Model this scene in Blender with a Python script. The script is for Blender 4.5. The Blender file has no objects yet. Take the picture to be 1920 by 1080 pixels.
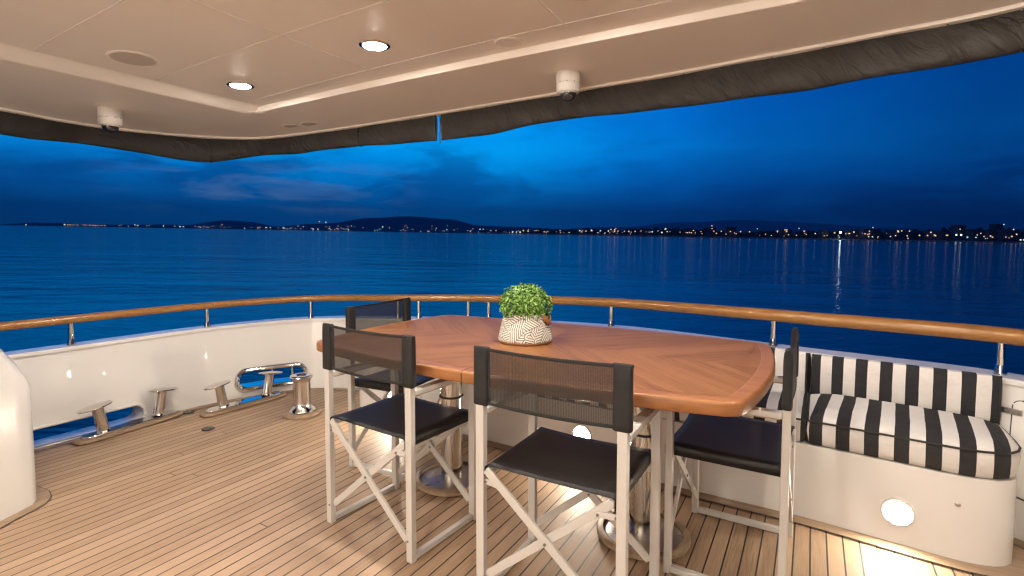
import bpy, bmesh, math, random
from mathutils import Vector, Matrix, Quaternion
from math import sin, cos, pi, radians, atan2, sqrt, floor
random.seed(7)
HAZE = 1.15e-4
S = bpy.context.scene
C = S.collection
# ------------------------------------------------------------------ camera (boat frame: x across, y aft along the planks, z up)
YAW, PIT, ROLL, CH, F = 0.5319, 0.0572, -0.0002, 1.2221, 966.91
cd = bpy.data.cameras.new('camera'); cam = bpy.data.objects.new('camera', cd); C.objects.link(cam)
cam.location = (0, 0, CH); cam.rotation_euler = (pi/2 - PIT, 0, YAW)
cd.sensor_width = 36; cd.lens = 36*F/1920; cd.shift_x = (960-954.3)/1920; cd.shift_y = -(540-507.5)/1920
cd.clip_start = 0.05; cd.clip_end = 40000
S.camera = cam
# the boat lies a degree out of true in the water: the sea's own level frame
Rc = Matrix.Rotation(YAW, 3, 'Z') @ Matrix.Rotation(pi/2 - PIT, 3, 'X')
def _d(px, py): return (Rc @ Vector(((px-954.3)/F, -(py-507.5)/F, -1))).normalized()
seaN = _d(1900, 451.5).cross(_d(20, 421.3)).normalized()
if seaN.z < 0: seaN = -seaN
QS = Vector((0, 0, 1)).rotation_difference(seaN)
SEA = Matrix.Translation((0, 0, CH)) @ QS.to_matrix().to_4x4() @ Matrix.Rotation(YAW, 4, 'Z')  # local: y away from the stern view, z up, origin at eye height
SEAZ = -4.2

# ------------------------------------------------------------------ node helpers
def newmat(name):
    m = bpy.data.materials.new(name); m.use_nodes = True
    nt = m.node_tree; b = nt.nodes['Principled BSDF']
    return m, nt, b
def N(nt, t, **k):
    n = nt.nodes.new(t)
    for a, v in k.items():
        if a in n.inputs.keys() if isinstance(a, str) else False: n.inputs[a].default_value = v
        else: setattr(n, a, v)
    return n
def L(nt, a, b): nt.links.new(a, b)
def mth(nt, op, a, b=None, c=None, clamp=False):
    n = nt.nodes.new('ShaderNodeMath'); n.operation = op; n.use_clamp = clamp
    for i, v in enumerate((a, b, c)):
        if v is None: continue
        if isinstance(v, (int, float)): n.inputs[i].default_value = v
        else: nt.links.new(v, n.inputs[i])
    return n.outputs[0]
def mixc(nt, f, a, b, mode='MIX'):
    n = nt.nodes.new('ShaderNodeMix'); n.data_type = 'RGBA'; n.blend_type = mode
    for i, v in ((0, f), (6, a), (7, b)):
        if isinstance(v, (int, float)): n.inputs[i].default_value = v
        elif isinstance(v, tuple): n.inputs[i].default_value = v if len(v) == 4 else (*v, 1)
        else: nt.links.new(v, n.inputs[i])
    return n.outputs[2]
def ramp(nt, f, stops, interp='LINEAR'):
    n = nt.nodes.new('ShaderNodeValToRGB'); n.color_ramp.interpolation = interp
    e = n.color_ramp.elements
    while len(e) < len(stops): e.new(.5)
    for el, (p, c) in zip(e, stops):
        el.position = p; el.color = (*c, 1) if len(c) == 3 else c
    nt.links.new(f, n.inputs[0]); return n.outputs[0]
def noise(nt, vec, scale, detail=4, rough=.55, dist=0):
    n = nt.nodes.new('ShaderNodeTexNoise'); n.inputs['Scale'].default_value = scale
    n.inputs['Detail'].default_value = detail; n.inputs['Roughness'].default_value = rough; n.inputs['Distortion'].default_value = dist
    if vec is not None: nt.links.new(vec, n.inputs['Vector'])
    return n.outputs['Fac']
def comb(nt, x, y, z):
    n = nt.nodes.new('ShaderNodeCombineXYZ')
    for i, v in enumerate((x, y, z)):
        if isinstance(v, (int, float)): n.inputs[i].default_value = v
        else: nt.links.new(v, n.inputs[i])
    return n.outputs[0]
def objxyz(nt):
    t = nt.nodes.new('ShaderNodeTexCoord'); s = nt.nodes.new('ShaderNodeSeparateXYZ')
    nt.links.new(t.outputs['Object'], s.inputs[0]); return t.outputs['Object'], s.outputs[0], s.outputs[1], s.outputs[2]
def wn(nt, v, dim='1D'):
    n = nt.nodes.new('ShaderNodeTexWhiteNoise'); n.noise_dimensions = dim
    nt.links.new(v, n.inputs['W'] if dim == '1D' else n.inputs['Vector']); return n.outputs[0]
def bump(nt, b, h, strength, dist):
    n = nt.nodes.new('ShaderNodeBump'); n.inputs['Strength'].default_value = strength; n.inputs['Distance'].default_value = dist
    nt.links.new(h, n.inputs['Height']); nt.links.new(n.outputs[0], b.inputs['Normal'])
def setp(b, **k):
    for a, v in k.items():
        a = a.replace('_', ' ')
        if isinstance(v, tuple) and len(v) == 3: v = (*v, 1)
        b.inputs[a].default_value = v

def paint(name, col, rough=.3, coat=0, var=.04, bmp=0):
    m, nt, b = newmat(name)
    o, x, y, z = objxyz(nt)
    n = noise(nt, o, 3.0, 5); n2 = noise(nt, o, 22, 3)
    f = mth(nt, 'ADD', mth(nt, 'MULTIPLY', n, .7), mth(nt, 'MULTIPLY', n2, .3))
    lo = tuple(c*(1-var) for c in col); hi = tuple(min(1, c*(1+var)) for c in col)
    L(nt, mixc(nt, f, lo, hi), b.inputs['Base Color'])
    L(nt, mth(nt, 'MULTIPLY_ADD', n2, rough*.5, rough*.75), b.inputs['Roughness'])
    b.inputs['Coat Weight'].default_value = coat; b.inputs['Coat IOR'].default_value = 1.6; b.inputs['Coat Roughness'].default_value = .015
    if bmp: bump(nt, b, noise(nt, o, 220, 3), bmp, .002)
    return m
MAT = {}
MAT['gelcoat'] = paint('white_gelcoat', (.76, .745, .715), .22, .6)
MAT['ceiling'] = paint('cream_ceiling_paint', (.91, .85, .785), .45, .04)
MAT['grille'] = paint('speaker_mesh', (.50, .46, .415), .7)
MAT['alu'] = paint('champagne_aluminium_paint', (.54, .515, .48), .36, .15, .05)
MAT['bolt'] = paint('bolt_metal', (.16, .14, .13), .4)
MAT['black_fabric'] = paint('black_fabric', (.0095, .009, .009), .75, 0, .25, .4)
MAT['black_plastic'] = paint('black_plastic', (.02, .02, .02), .4)
MAT['white_plastic'] = paint('white_plastic', (.72, .69, .65), .4)
MAT['leather'] = paint('brown_leather', (.28, .12, .045), .5, 0, .2)
MAT['soil'] = paint('soil', (.05, .035, .022), .9, 0, .4)
MAT['rubber'] = paint('dark_rubber', (.03, .03, .03), .6)
def metal(name, col, rough, aniso=True):
    m, nt, b = newmat(name); o, x, y, z = objxyz(nt)
    setp(b, Metallic=1.0, Base_Color=col)
    n = noise(nt, comb(nt, mth(nt, 'MULTIPLY', x, 1), mth(nt, 'MULTIPLY', y, 1), mth(nt, 'MULTIPLY', z, 1)), 14, 4)
    L(nt, mth(nt, 'MULTIPLY_ADD', n, rough*1.2, rough*.4), b.inputs['Roughness'])
    bump(nt, b, noise(nt, o, 25, 2), .06, .004)
    return m
MAT['steel'] = metal('polished_stainless_steel', (.78, .76, .73), .10)
MAT['steel_dull'] = metal('brushed_stainless_steel', (.50, .47, .45), .32)
def glass(name, col):
    m, nt, b = newmat(name); setp(b, Base_Color=col, Roughness=.03, Coat_Weight=1.0); return m
MAT['dome'] = glass('smoked_dome', (.02, .02, .022))
def emis(name, col, st):
    m, nt, b = newmat(name); setp(b, Base_Color=(.8, .8, .8), Emission_Color=col); b.inputs['Emission Strength'].default_value = st; return m
WARM = (1, .80, .60)
MAT['down'] = emis('downlight_lens', (1, .90, .785), 660)
MAT['court'] = emis('courtesy_lens', (1, .86, .68), 300)

# deck teak
m, nt, b = newmat('teak_deck_planks'); o, x, y, z = objxyz(nt)
PW = .0572
s = mth(nt, 'DIVIDE', mth(nt, 'ADD', x, .2029+100*PW), PW)
fi = mth(nt, 'FLOOR', s); fr = mth(nt, 'FRACT', s)
r = wn(nt, fi)
yy = mth(nt, 'DIVIDE', mth(nt, 'MULTIPLY_ADD', r, 7.3, mth(nt, 'ADD', y, 20)), 6.1)
r2 = wn(nt, comb(nt, fi, mth(nt, 'FLOOR', yy), 3.3), '3D')
gr = noise(nt, comb(nt, mth(nt, 'MULTIPLY', x, 60), mth(nt, 'MULTIPLY', y, 2.5), mth(nt, 'MULTIPLY', r2, 40)), 3, 6, .62)
big = noise(nt, o, 1.3, 4)
fine = noise(nt, comb(nt, mth(nt, 'MULTIPLY', x, 400), mth(nt, 'MULTIPLY', y, 14), r2), 2, 4, .7)
col = ramp(nt, gr, [(.30, (.20, .125, .072)), (.5, (.35, .235, .143)), (.68, (.46, .325, .21))])
col = mixc(nt, mth(nt, 'MULTIPLY', mth(nt, 'POWER', r2, 1.5), .9), col, (.53, .375, .25))
col = mixc(nt, mth(nt, 'MULTIPLY', ramp(nt, big, [(.38, (0, 0, 0)), (.7, (1, 1, 1))]), .55), col, (.29, .205, .14))
col = mixc(nt, mth(nt, 'MULTIPLY', fine, .35), col, (.20, .115, .065))
e1 = mth(nt, 'LESS_THAN', fr, .05); e2 = mth(nt, 'GREATER_THAN', fr, .95)
bj = mth(nt, 'LESS_THAN', mth(nt, 'FRACT', yy), .0006)
seam = mth(nt, 'MAXIMUM', mth(nt, 'MAXIMUM', e1, e2), bj)
L(nt, mixc(nt, seam, col, (.012, .010, .009)), b.inputs['Base Color'])
L(nt, mth(nt, 'MULTIPLY_ADD', fine, .25, .42), b.inputs['Roughness'])
bump(nt, b, mth(nt, 'SUBTRACT', mth(nt, 'MULTIPLY', fine, .3), seam), .35, .002)
MAT['deck'] = m
def wood(name, c1, c2, c3, axis, rough, coat, sc=1.0):
    m, nt, b = newmat(name); o, x, y, z = objxyz(nt)
    k = [60*sc, 60*sc, 60*sc]; k[axis] = 3.0*sc
    v = comb(nt, mth(nt, 'MULTIPLY', x, k[0]), mth(nt, 'MULTIPLY', y, k[1]), mth(nt, 'MULTIPLY', z, k[2]))
    g = noise(nt, v, .7, 6, .6, .4)
    L(nt, ramp(nt, g, [(.28, c1), (.5, c2), (.75, c3)]), b.inputs['Base Color'])
    setp(b, Roughness=rough, Coat_Weight=coat, Coat_Roughness=.12)
    bump(nt, b, g, .08, .002)
    return m
MAT['rail_teak'] = wood('varnished_teak_rail', (.26, .112, .028), (.33, .15, .038), (.39, .19, .054), 0, .32, .35)
MAT['border_teak'] = wood('varnished_teak_border', (.20, .076, .022), (.285, .112, .033), (.35, .148, .048), 0, .42, .12)
MAT['margin_x'] = wood('teak_margin_board', (.20, .135, .085), (.29, .20, .13), (.38, .27, .18), 0, .5, 0)
MAT['pad_teak'] = wood('teak_pad', (.19, .13, .082), (.28, .195, .125), (.36, .26, .175), 1, .5, 0)
MAT['arm_lit_brown'] = wood('painted_underside_light', (.30, .20, .13), (.36, .25, .17), (.42, .30, .21), 1, .45, 0)  # brown of the light under the armrests, held in the colour
# table inlay: boards meet in chevrons on both centre lines
m, nt, b = newmat('teak_table_inlay'); o, x, y, z = objxyz(nt)
ax, ay = mth(nt, 'ABSOLUTE', x), mth(nt, 'ABSOLUTE', y)
ac = mth(nt, 'SUBTRACT', ax, ay); al = mth(nt, 'ADD', ax, ay)
q1 = mth(nt, 'MULTIPLY_ADD', mth(nt, 'GREATER_THAN', x, 0), 2, mth(nt, 'GREATER_THAN', y, 0))
bw = mth(nt, 'DIVIDE', mth(nt, 'ADD', ac, 10), .062)
r = wn(nt, comb(nt, mth(nt, 'FLOOR', bw), q1, 1.7), '3D')
g = noise(nt, comb(nt, mth(nt, 'MULTIPLY', ac, 70), mth(nt, 'MULTIPLY', al, 1.9), mth(nt, 'MULTIPLY', r, 30)), 1.6, 7, .62, .3)
col = ramp(nt, g, [(.33, (.068, .026, .009)), (.47, (.175, .070, .021)), (.62, (.275, .118, .038))])
col = mixc(nt, mth(nt, 'MULTIPLY', r, .62), col, (.30, .135, .048))
fb = mth(nt, 'FRACT', bw)
sm = mth(nt, 'LESS_THAN', fb, .018)
sm = mth(nt, 'MAXIMUM', sm, mth(nt, 'LESS_THAN', ax, .0012))
L(nt, mixc(nt, mth(nt, 'MULTIPLY', sm, .7), col, (.05, .018, .008)), b.inputs['Base Color'])
L(nt, mth(nt, 'MULTIPLY_ADD', g, .2, .36), b.inputs['Roughness']); setp(b, Coat_Weight=.05, Coat_Roughness=.3)
b.inputs['Specular IOR Level'].default_value = .22
bump(nt, b, mth(nt, 'SUBTRACT', g, sm), .06, .002)
MAT['inlay'] = m
# open mesh cloth of the backrests
m, nt, b = newmat('open_weave_mesh_cloth'); o, x, y, z = objxyz(nt)
setp(b, Base_Color=(.019, .017, .016), Roughness=.7)
w = mth(nt, 'FRACT', mth(nt, 'MULTIPLY', x, 190)); w2 = mth(nt, 'FRACT', mth(nt, 'MULTIPLY', z, 260))
f = mth(nt, 'MULTIPLY_ADD', mth(nt, 'GREATER_THAN', w, .5), .12, mth(nt, 'MULTIPLY_ADD', mth(nt, 'GREATER_THAN', w2, .5), .06, .71))
tr = nt.nodes.new('ShaderNodeBsdfTransparent'); tr.inputs[0].default_value = (.92, .90, .88, 1)
mx = nt.nodes.new('ShaderNodeMixShader'); L(nt, f, mx.inputs[0]); L(nt, tr.outputs[0], mx.inputs[1]); L(nt, b.outputs[0], mx.inputs[2])
L(nt, mx.outputs[0], nt.nodes['Material Output'].inputs[0]); MAT['mesh'] = m
# seat cloth
m, nt, b = newmat('black_sling_cloth'); o, x, y, z = objxyz(nt)
setp(b, Base_Color=(.009, .0085, .0085), Roughness=.38)
b.inputs['Specular IOR Level'].default_value = .3
bump(nt, b, mth(nt, 'ADD', noise(nt, o, 300, 2), mth(nt, 'MULTIPLY', noise(nt, o, 9, 3), 1.5)), .35, .003)
MAT['sling'] = m
def stripes(name, phase, per=.094):
    m, nt, b = newmat(name); o, x, y, z = objxyz(nt)
    wob = mth(nt, 'MULTIPLY', mth(nt, 'SUBTRACT', noise(nt, o, 6, 2), .5), .006)
    f = mth(nt, 'FRACT', mth(nt, 'ADD', mth(nt, 'DIVIDE', mth(nt, 'ADD', x, wob), per), 100+phase))
    k = mth(nt, 'LESS_THAN', f, .50)
    n = noise(nt, o, 30, 4)
    L(nt, mixc(nt, k, mixc(nt, n, (.72, .69, .66), (.80, .77, .74)), mixc(nt, n, (.012, .012, .014), (.02, .02, .022))), b.inputs['Base Color'])
    setp(b, Roughness=.8)
    bump(nt, b, mth(nt, 'ADD', noise(nt, o, 500, 2), mth(nt, 'MULTIPLY', noise(nt, o, 9, 4), 6)), .45, .009)
    return m
MAT['stripe_r'] = stripes('striped_canvas', -.10, .099)
MAT['stripe_b'] = stripes('striped_back_canvas', .44, .0955)
MAT['stripe_l'] = stripes('striped_canvas_far', .25)
MAT['piping'] = paint('black_piping', (.012, .012, .012), .6)
# awning cloth
m, nt, b = newmat('rolled_awning_cloth'); o, x, y, z = objxyz(nt)
n = noise(nt, o, 5, 5)
L(nt, mixc(nt, n, (.018, .0155, .0135), (.030, .026, .023)), b.inputs['Base Color']); setp(b, Roughness=.62)
wr = noise(nt, comb(nt, mth(nt, 'MULTIPLY', x, 3.0), mth(nt, 'MULTIPLY', y, 3.0), mth(nt, 'MULTIPLY_ADD', z, 4.5, mth(nt, 'MULTIPLY', x, 5))), 2.3, 4, .55, 1.2)
bump(nt, b, mth(nt, 'ADD', mth(nt, 'MULTIPLY', wr, 1.0), mth(nt, 'MULTIPLY', noise(nt, o, 400, 2), .02)), .9, .045)
MAT['awning'] = m
# pot with carved leaves
m, nt, b = newmat('carved_leaf_ceramic'); o, x, y, z = objxyz(nt)
an = mth(nt, 'ARCTAN2', y, x)
p2 = comb(nt, mth(nt, 'MULTIPLY', an, .12), mth(nt, 'MULTIPLY', z, 1.0), 0)
v = nt.nodes.new('ShaderNodeTexVoronoi'); v.inputs['Scale'].default_value = 15; v.inputs['Randomness'].default_value = .9; L(nt, p2, v.inputs['Vector'])
sp = nt.nodes.new('ShaderNodeSeparateXYZ'); L(nt, v.outputs['Position'], sp.inputs[0])
rnd = wn(nt, v.outputs['Position'], '3D')
ang = mth(nt, 'MULTIPLY', rnd, 6.28)
dx = mth(nt, 'SUBTRACT', mth(nt, 'MULTIPLY', an, .12), sp.outputs[0]); dz = mth(nt, 'SUBTRACT', z, sp.outputs[1])
ca, sa = mth(nt, 'COSINE', ang), mth(nt, 'SINE', ang)
uu = mth(nt, 'ADD', mth(nt, 'MULTIPLY', dx, ca), mth(nt, 'MULTIPLY', dz, sa))
vv = mth(nt, 'SUBTRACT', mth(nt, 'MULTIPLY', dz, ca), mth(nt, 'MULTIPLY', dx, sa))
rib = mth(nt, 'FRACT', mth(nt, 'MULTIPLY', mth(nt, 'ADD', uu, mth(nt, 'MULTIPLY', mth(nt, 'ABSOLUTE', vv), .9)), 72))
line = mth(nt, 'LESS_THAN', rib, .38); mid = mth(nt, 'LESS_THAN', mth(nt, 'ABSOLUTE', vv), .0012)
ff = mth(nt, 'MAXIMUM', line, mid)
L(nt, mixc(nt, ff, (.74, .70, .61), (.11, .10, .088)), b.inputs['Base Color']); setp(b, Roughness=.6)
bump(nt, b, mth(nt, 'SUBTRACT', 1, ff), .6, .003); MAT['pot'] = m
m, nt, b = newmat('basil_leaf'); o, x, y, z = objxyz(nt)
oi = nt.nodes.new('ShaderNodeNewGeometry')
L(nt, ramp(nt, oi.outputs['Random Per Island'], [(0, (.07, .17, .025)), (.5, (.16, .33, .06)), (1, (.34, .52, .14))]), b.inputs['Base Color'])
setp(b, Roughness=.5); b.inputs['Transmission Weight'].default_value = 0; b.inputs['Subsurface Weight'].default_value = .0
MAT['basil'] = m
# sea
m, nt, b = newmat('sea_water'); o, x, y, z = objxyz(nt)
setp(b, Base_Color=(.0, .022, .10), Roughness=.11, IOR=1.333)
big = noise(nt, comb(nt, mth(nt, 'MULTIPLY', x, .45), y, 0), .22, 5, .6)
mid = noise(nt, comb(nt, mth(nt, 'MULTIPLY', x, .5), y, 0), 1.1, 5, .6)
swell = noise(nt, comb(nt, mth(nt, 'MULTIPLY', x, .3), y, 0), .03, 4, .6)
h = mth(nt, 'ADD', mth(nt, 'MULTIPLY', big, .50), mth(nt, 'ADD', mth(nt, 'MULTIPLY', mid, .12), mth(nt, 'MULTIPLY', swell, 1.6)))
bump(nt, b, h, 1.0, .33)
MAT['sea'] = m
MAT['hull'] = MAT['gelcoat']
m, nt, b = newmat('hazed_wooded_land'); o, x, y, z = objxyz(nt)
L(nt, mixc(nt, noise(nt, o, .01, 6), (.20, .26, .32), (.32, .38, .44)), b.inputs['Base Color']); setp(b, Roughness=1.0); b.inputs['Specular IOR Level'].default_value = 0; MAT['hill'] = m  # distance haze put into the pale bluish base colour
m, nt, b = newmat('far_tree_foliage'); o, x, y, z = objxyz(nt)
L(nt, mixc(nt, noise(nt, o, .05, 5), (.02, .03, .02), (.07, .09, .05)), b.inputs['Base Color']); setp(b, Roughness=1.0); b.inputs['Specular IOR Level'].default_value = 0; MAT['trees'] = m
MAT['facade'] = paint('far_facade', (.13, .105, .10), .9)
MAT['window'] = paint('far_window_glass', (.05, .05, .06), .2)
MAT['litwin'] = emis('lit_window', (1, .62, .3), 2.2)

# ------------------------------------------------------------------ mesh helpers
class MB:
    def __init__(s): s.v = []; s.f = []; s.mi = []
    def add(s, vs, fs, mi=0):
        n = len(s.v); s.v += [tuple(p) for p in vs]; s.f += [tuple(i+n for i in f) for f in fs]; s.mi += [mi]*len(fs); return s
    def box(s, a, b, M=None, mi=0):
        vs = [Vector((x, y, z)) for x in (a[0], b[0]) for y in (a[1], b[1]) for z in (a[2], b[2])]
        if M: vs = [M @ p for p in vs]
        return s.add(vs, [(0, 1, 3, 2), (4, 6, 7, 5), (0, 4, 5, 1), (2, 3, 7, 6), (0, 2, 6, 4), (1, 5, 7, 3)], mi)
    def bar(s, p, q, w, t, up=(0, 1, 0), mi=0):   # flat bar from p to q: width w across, thickness t along up
        p, q, up = Vector(p), Vector(q), Vector(up)
        d = (q-p).normalized(); sd = d.cross(up).normalized(); u = sd.cross(d).normalized()
        vs = [c + sd*a*w/2 + u*e*t/2 for c in (p, q) for a in (-1, 1) for e in (-1, 1)]
        return s.add(vs, [(0, 1, 3, 2), (4, 6, 7, 5), (0, 4, 5, 1), (2, 3, 7, 6), (0, 2, 6, 4), (1, 5, 7, 3)], mi)
    def tube(s, pts, r, n=12, cap=True, closed=False, sq=(1, 1), mi=0):
        pts = [Vector(p) for p in pts]; R = r if isinstance(r, (list, tuple)) else [r]*len(pts)
        vs = []; m = len(pts)
        for i, p in enumerate(pts):
            a = pts[(i-1) % m] if (closed or i > 0) else p; c = pts[(i+1) % m] if (closed or i < m-1) else p
            d = (c-a).normalized()
            ref = Vector((0, 0, 1)) if abs(d.z) < .9 else Vector((1, 0, 0))
            sd = d.cross(ref).normalized(); u = sd.cross(d)
            for k in range(n):
                t = 2*pi*k/n; vs.append(p + sd*cos(t)*R[i]*sq[0] + u*sin(t)*R[i]*sq[1])
        fs = []
        for i in range(m if closed else m-1):
            j = (i+1) % m
            for k in range(n):
                l = (k+1) % n; fs.append((i*n+k, i*n+l, j*n+l, j*n+k))
        if cap and not closed: fs += [tuple(range(n-1, -1, -1)), tuple(range((m-1)*n, m*n))]
        return s.add(vs, fs, mi)
    def lathe(s, prof, n=32, c=(0, 0, 0), M=None, mi=0, sx=1, sy=1):   # prof: (radius, z)
        vs = []; fs = []; m = len(prof)
        for (r, z) in prof:
            for k in range(n):
                t = 2*pi*k/n; p = Vector((max(r, 1e-5)*cos(t)*sx, max(r, 1e-5)*sin(t)*sy, z))
                vs.append((M @ p if M else p) + Vector(c))
        for i in range(m-1):
            for k in range(n):
                l = (k+1) % n; fs.append((i*n+k, i*n+l, (i+1)*n+l, (i+1)*n+k))
        fs += [tuple(range(n-1, -1, -1)), tuple(range((m-1)*n, m*n))]
        return s.add(vs, fs, mi)
    def build(s, name, mat, parent=None, loc=(0, 0, 0), rot=(0, 0, 0), smooth=35, bevel=0, segs=2):
        me = bpy.data.meshes.new(name); me.from_pydata(s.v, [], s.f)
        for mm in (mat if isinstance(mat, list) else [mat]): me.materials.append(mm)
        for p, i in zip(me.polygons, s.mi): p.material_index = i
        bm = bmesh.new(); bm.from_mesh(me); bmesh.ops.recalc_face_normals(bm, faces=bm.faces); bm.to_mesh(me); bm.free()
        if smooth: me.shade_smooth(); me.set_sharp_from_angle(angle=radians(smooth))
        o = bpy.data.objects.new(name, me); C.objects.link(o); o.location = loc; o.rotation_euler = rot
        if parent: o.parent = parent
        if bevel:
            md = o.modifiers.new('bevel', 'BEVEL'); md.width = bevel; md.segments = segs; md.limit_method = 'ANGLE'; md.angle_limit = radians(40)
        return o
def tag(o, label=None, cat=None, group=None, kind=None):
    for k, v in (('label', label), ('category', cat), ('group', group), ('kind', kind)):
        if v: o[k] = v
    return o
def empty(name, loc=(0, 0, 0), rz=0):
    o = bpy.data.objects.new(name, None); C.objects.link(o); o.location = loc; o.rotation_euler = (0, 0, rz); o.empty_display_size = .1; return o
def copy_tree(o, parent=None):
    c = o.copy(); C.objects.link(c)
    if parent: c.parent = parent
    for ch in [k for k in bpy.data.objects if k.parent == o]: copy_tree(ch, c)
    return c
def catmull(P, n=8):
    P = [Vector(p) for p in P]; out = []
    for i in range(len(P)-1):
        a, b_, c, d = P[max(i-1, 0)], P[i], P[i+1], P[min(i+2, len(P)-1)]
        for k in range(n):
            t = k/n
            out.append(.5*((2*b_) + (c-a)*t + (2*a-5*b_+4*c-d)*t*t + (3*b_-a-3*c+d)*t**3))
    out.append(P[-1]); return out
def offset(P, d):   # open 2-D polyline, positive = to the left of travel
    out = []
    for i, p in enumerate(P):
        t = (P[min(i+1, len(P)-1)] - P[max(i-1, 0)]); t = Vector((t.x, t.y)).normalized()
        out.append(Vector((p.x - t.y*d, p.y + t.x*d)))
    return out
def offsetc(P, d):  # closed ccw, positive = inward
    out = []; n = len(P)
    for i, p in enumerate(P):
        a = (p-P[i-1]).normalized(); b_ = (P[(i+1) % n]-p).normalized()
        na, nb = Vector((-a.y, a.x)), Vector((-b_.y, b_.x)); m = (na+nb).normalized(); k = max(.35, m.dot(na))
        out.append(p + m*(d/k))
    return out
def resample(P, step):
    out = [P[0]]; acc = 0
    for a, b_ in zip(P, P[1:]):
        l = (b_-a).length; t = 0
        while acc + (l-t) >= step:
            t += step-acc; acc = 0; out.append(a.lerp(b_, t/l))
        acc += l-t
    if (out[-1]-P[-1]).length > step*.3: out.append(P[-1])
    else: out[-1] = P[-1]
    return out

# ------------------------------------------------------------------ stern line (centre of the cap rail), from the port side round the stern
KP = [(-4.0, -3.2), (-4.0, -1.0), (-4.0, .5), (-3.99, 1.37), (-3.95, 2.19), (-3.62, 2.87), (-2.92, 3.17), (-2.25, 3.38), (-1.2, 3.45), (-.17, 3.16), (.28, 3.075), (.713, 2.97), (1.0, 2.66), (1.09, 2.0), (1.12, 1.0), (1.12, -1.0), (1.12, -3.2)]
FOOT = resample(catmull([Vector((a, b, 0)) for a, b in KP], 12), .07)
FOOT2 = [Vector((p.x, p.y)) for p in FOOT]
def zf(u): return .572 + .0198*(min(u, -.2)+4)
# port to stern to starboard goes clockwise seen from above: left of travel = outboard
INN = offset(FOOT2, -.055); OUT = offset(FOOT2, .075)

# ------------------------------------------------------------------ deck
mb = MB()
dk = [(p.x, p.y, 0) for p in offset(FOOT2, -.02)]
mb.add(dk, [tuple(range(len(dk)))])
deck = mb.build('deck', MAT['deck'], smooth=0); tag(deck, kind='structure')
def strip(name, A, B, z, mat, parent):
    mb = MB(); n = len(A); mb.add([(p.x, p.y, z) for p in A] + [(p.x, p.y, z) for p in B], [(i, i+1, n+i+1, n+i) for i in range(n-1)])
    return mb.build(name, mat, parent, smooth=0)
strip('margin_board', offset(FOOT2, -.055), offset(FOOT2, -.157), .004, MAT['margin_x'], deck)
strip('margin_seam', offset(FOOT2, -.157), offset(FOOT2, -.162), .0035, MAT['black_plastic'], deck)

# ------------------------------------------------------------------ bulwark and hull
def offset_pt(P, i, d):
    t = (P[min(i+1, len(P)-1)]-P[max(i-1, 0)]).normalized(); return Vector((P[i].x - t.y*d, P[i].y + t.x*d))
def ringwall(A, B, zt, zb):
    mb = MB(); n = len(A); vs = []
    for i in range(n):
        t = zt(FOOT2[i].x)
        a0 = offset_pt(A, i, -.18); vs += [(a0.x, a0.y, zb), (A[i].x, A[i].y, t), (B[i].x, B[i].y, t), (B[i].x, B[i].y, zb)]
    fs = []
    for i in range(n-1):
        for k in range(4):
            l = (k+1) % 4; fs.append((i*4+k, i*4+l, i*4+4+l, i*4+4+k))
    fs += [(0, 1, 2, 3), tuple((n-1)*4+k for k in (3, 2, 1, 0))]
    mb.add(vs, fs); return mb
bul = ringwall(INN, OUT, lambda u: zf(u)-.022, -2.0).build('bulwark', MAT['gelcoat'])
tag(bul, 'glossy white bulwark curving round the stern deck with two mooring openings', 'bulwark')
def near(u, v):   # index of the stern line nearest to a point
    return min(range(len(FOOT2)), key=lambda i: (FOOT2[i]-Vector((u, v))).length)
def arc(i, s, z, off):  # point at arc length s from index i
    P = FOOT2; k = i
    st = .07
    t = s/st; a = int(floor(t)); f = t-a; a += i
    a = max(0, min(len(P)-2, a)); base = INN if off <= 0 else INN
    p = INN[a].lerp(INN[a+1], f); d = (INN[a+1]-INN[a]).normalized()
    q = p + Vector((-d.y, d.x))*(off - .04*(1-z/.56))
    return Vector((q.x, q.y, z))
def stadium(L_, H, n=10, yscale=1):
    r = H/2; out = []
    for k in range(n+1): t = -pi/2 + pi*k/n; out.append((L_/2-r + r*cos(t), r*sin(t)))
    for k in range(n+1): t = pi/2 + pi*k/n; out.append((-L_/2+r + r*cos(t), r*sin(t)))
    # subdivide the straight runs so that they follow the curve
    res = []
    for i, p in enumerate(out):
        q = out[(i+1) % len(out)]; m = max(1, int(abs(q[0]-p[0])/.05))
        for k in range(m): res.append((p[0]+(q[0]-p[0])*k/m, p[1]+(q[1]-p[1])*k/m))
    return res
def cutter(i0, s0, zc, L_, H, ex=0):
    pr = stadium(L_+ex, H+ex); n = len(pr); mb = MB()
    vs = [arc(i0, s0+a, zc+b, -.14) for a, b in pr] + [arc(i0, s0+a, zc+b, .30) for a, b in pr]
    mb.add(vs, [tuple(range(n)), tuple(range(2*n-1, n-1, -1))] + [(k, (k+1) % n, n+(k+1) % n, n+k) for k in range(n)])
    return mb.build('cut', MAT['gelcoat'], smooth=0)
iF = near(-3.83, 2.55); FA = (iF, 0.10, .137, .54, .135)          # steel-rimmed fairlead
iS = near(-4.0, 1.05); SL = (iS, -.02, .060, 1.34, .112)           # long low slot
for args in (FA, SL):
    c = cutter(*args); md = bul.modifiers.new('b', 'BOOLEAN'); md.operation = 'DIFFERENCE'; md.object = c; md.solver = 'EXACT'
dg = bpy.context.evaluated_depsgraph_get(); me = bpy.data.meshes.new_from_object(bul.evaluated_get(dg))
bul.modifiers.clear(); bul.data = me; me.shade_smooth(); me.set_sharp_from_angle(angle=radians(35))
for o_ in [o_ for o_ in bpy.data.objects if o_.name.startswith('cut')]: bpy.data.objects.remove(o_)
def ringpts(a, off, L_, H): return [arc(a[0], a[1]+x, a[2]+z, off) for x, z in stadium(L_, H, 12)]
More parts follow.
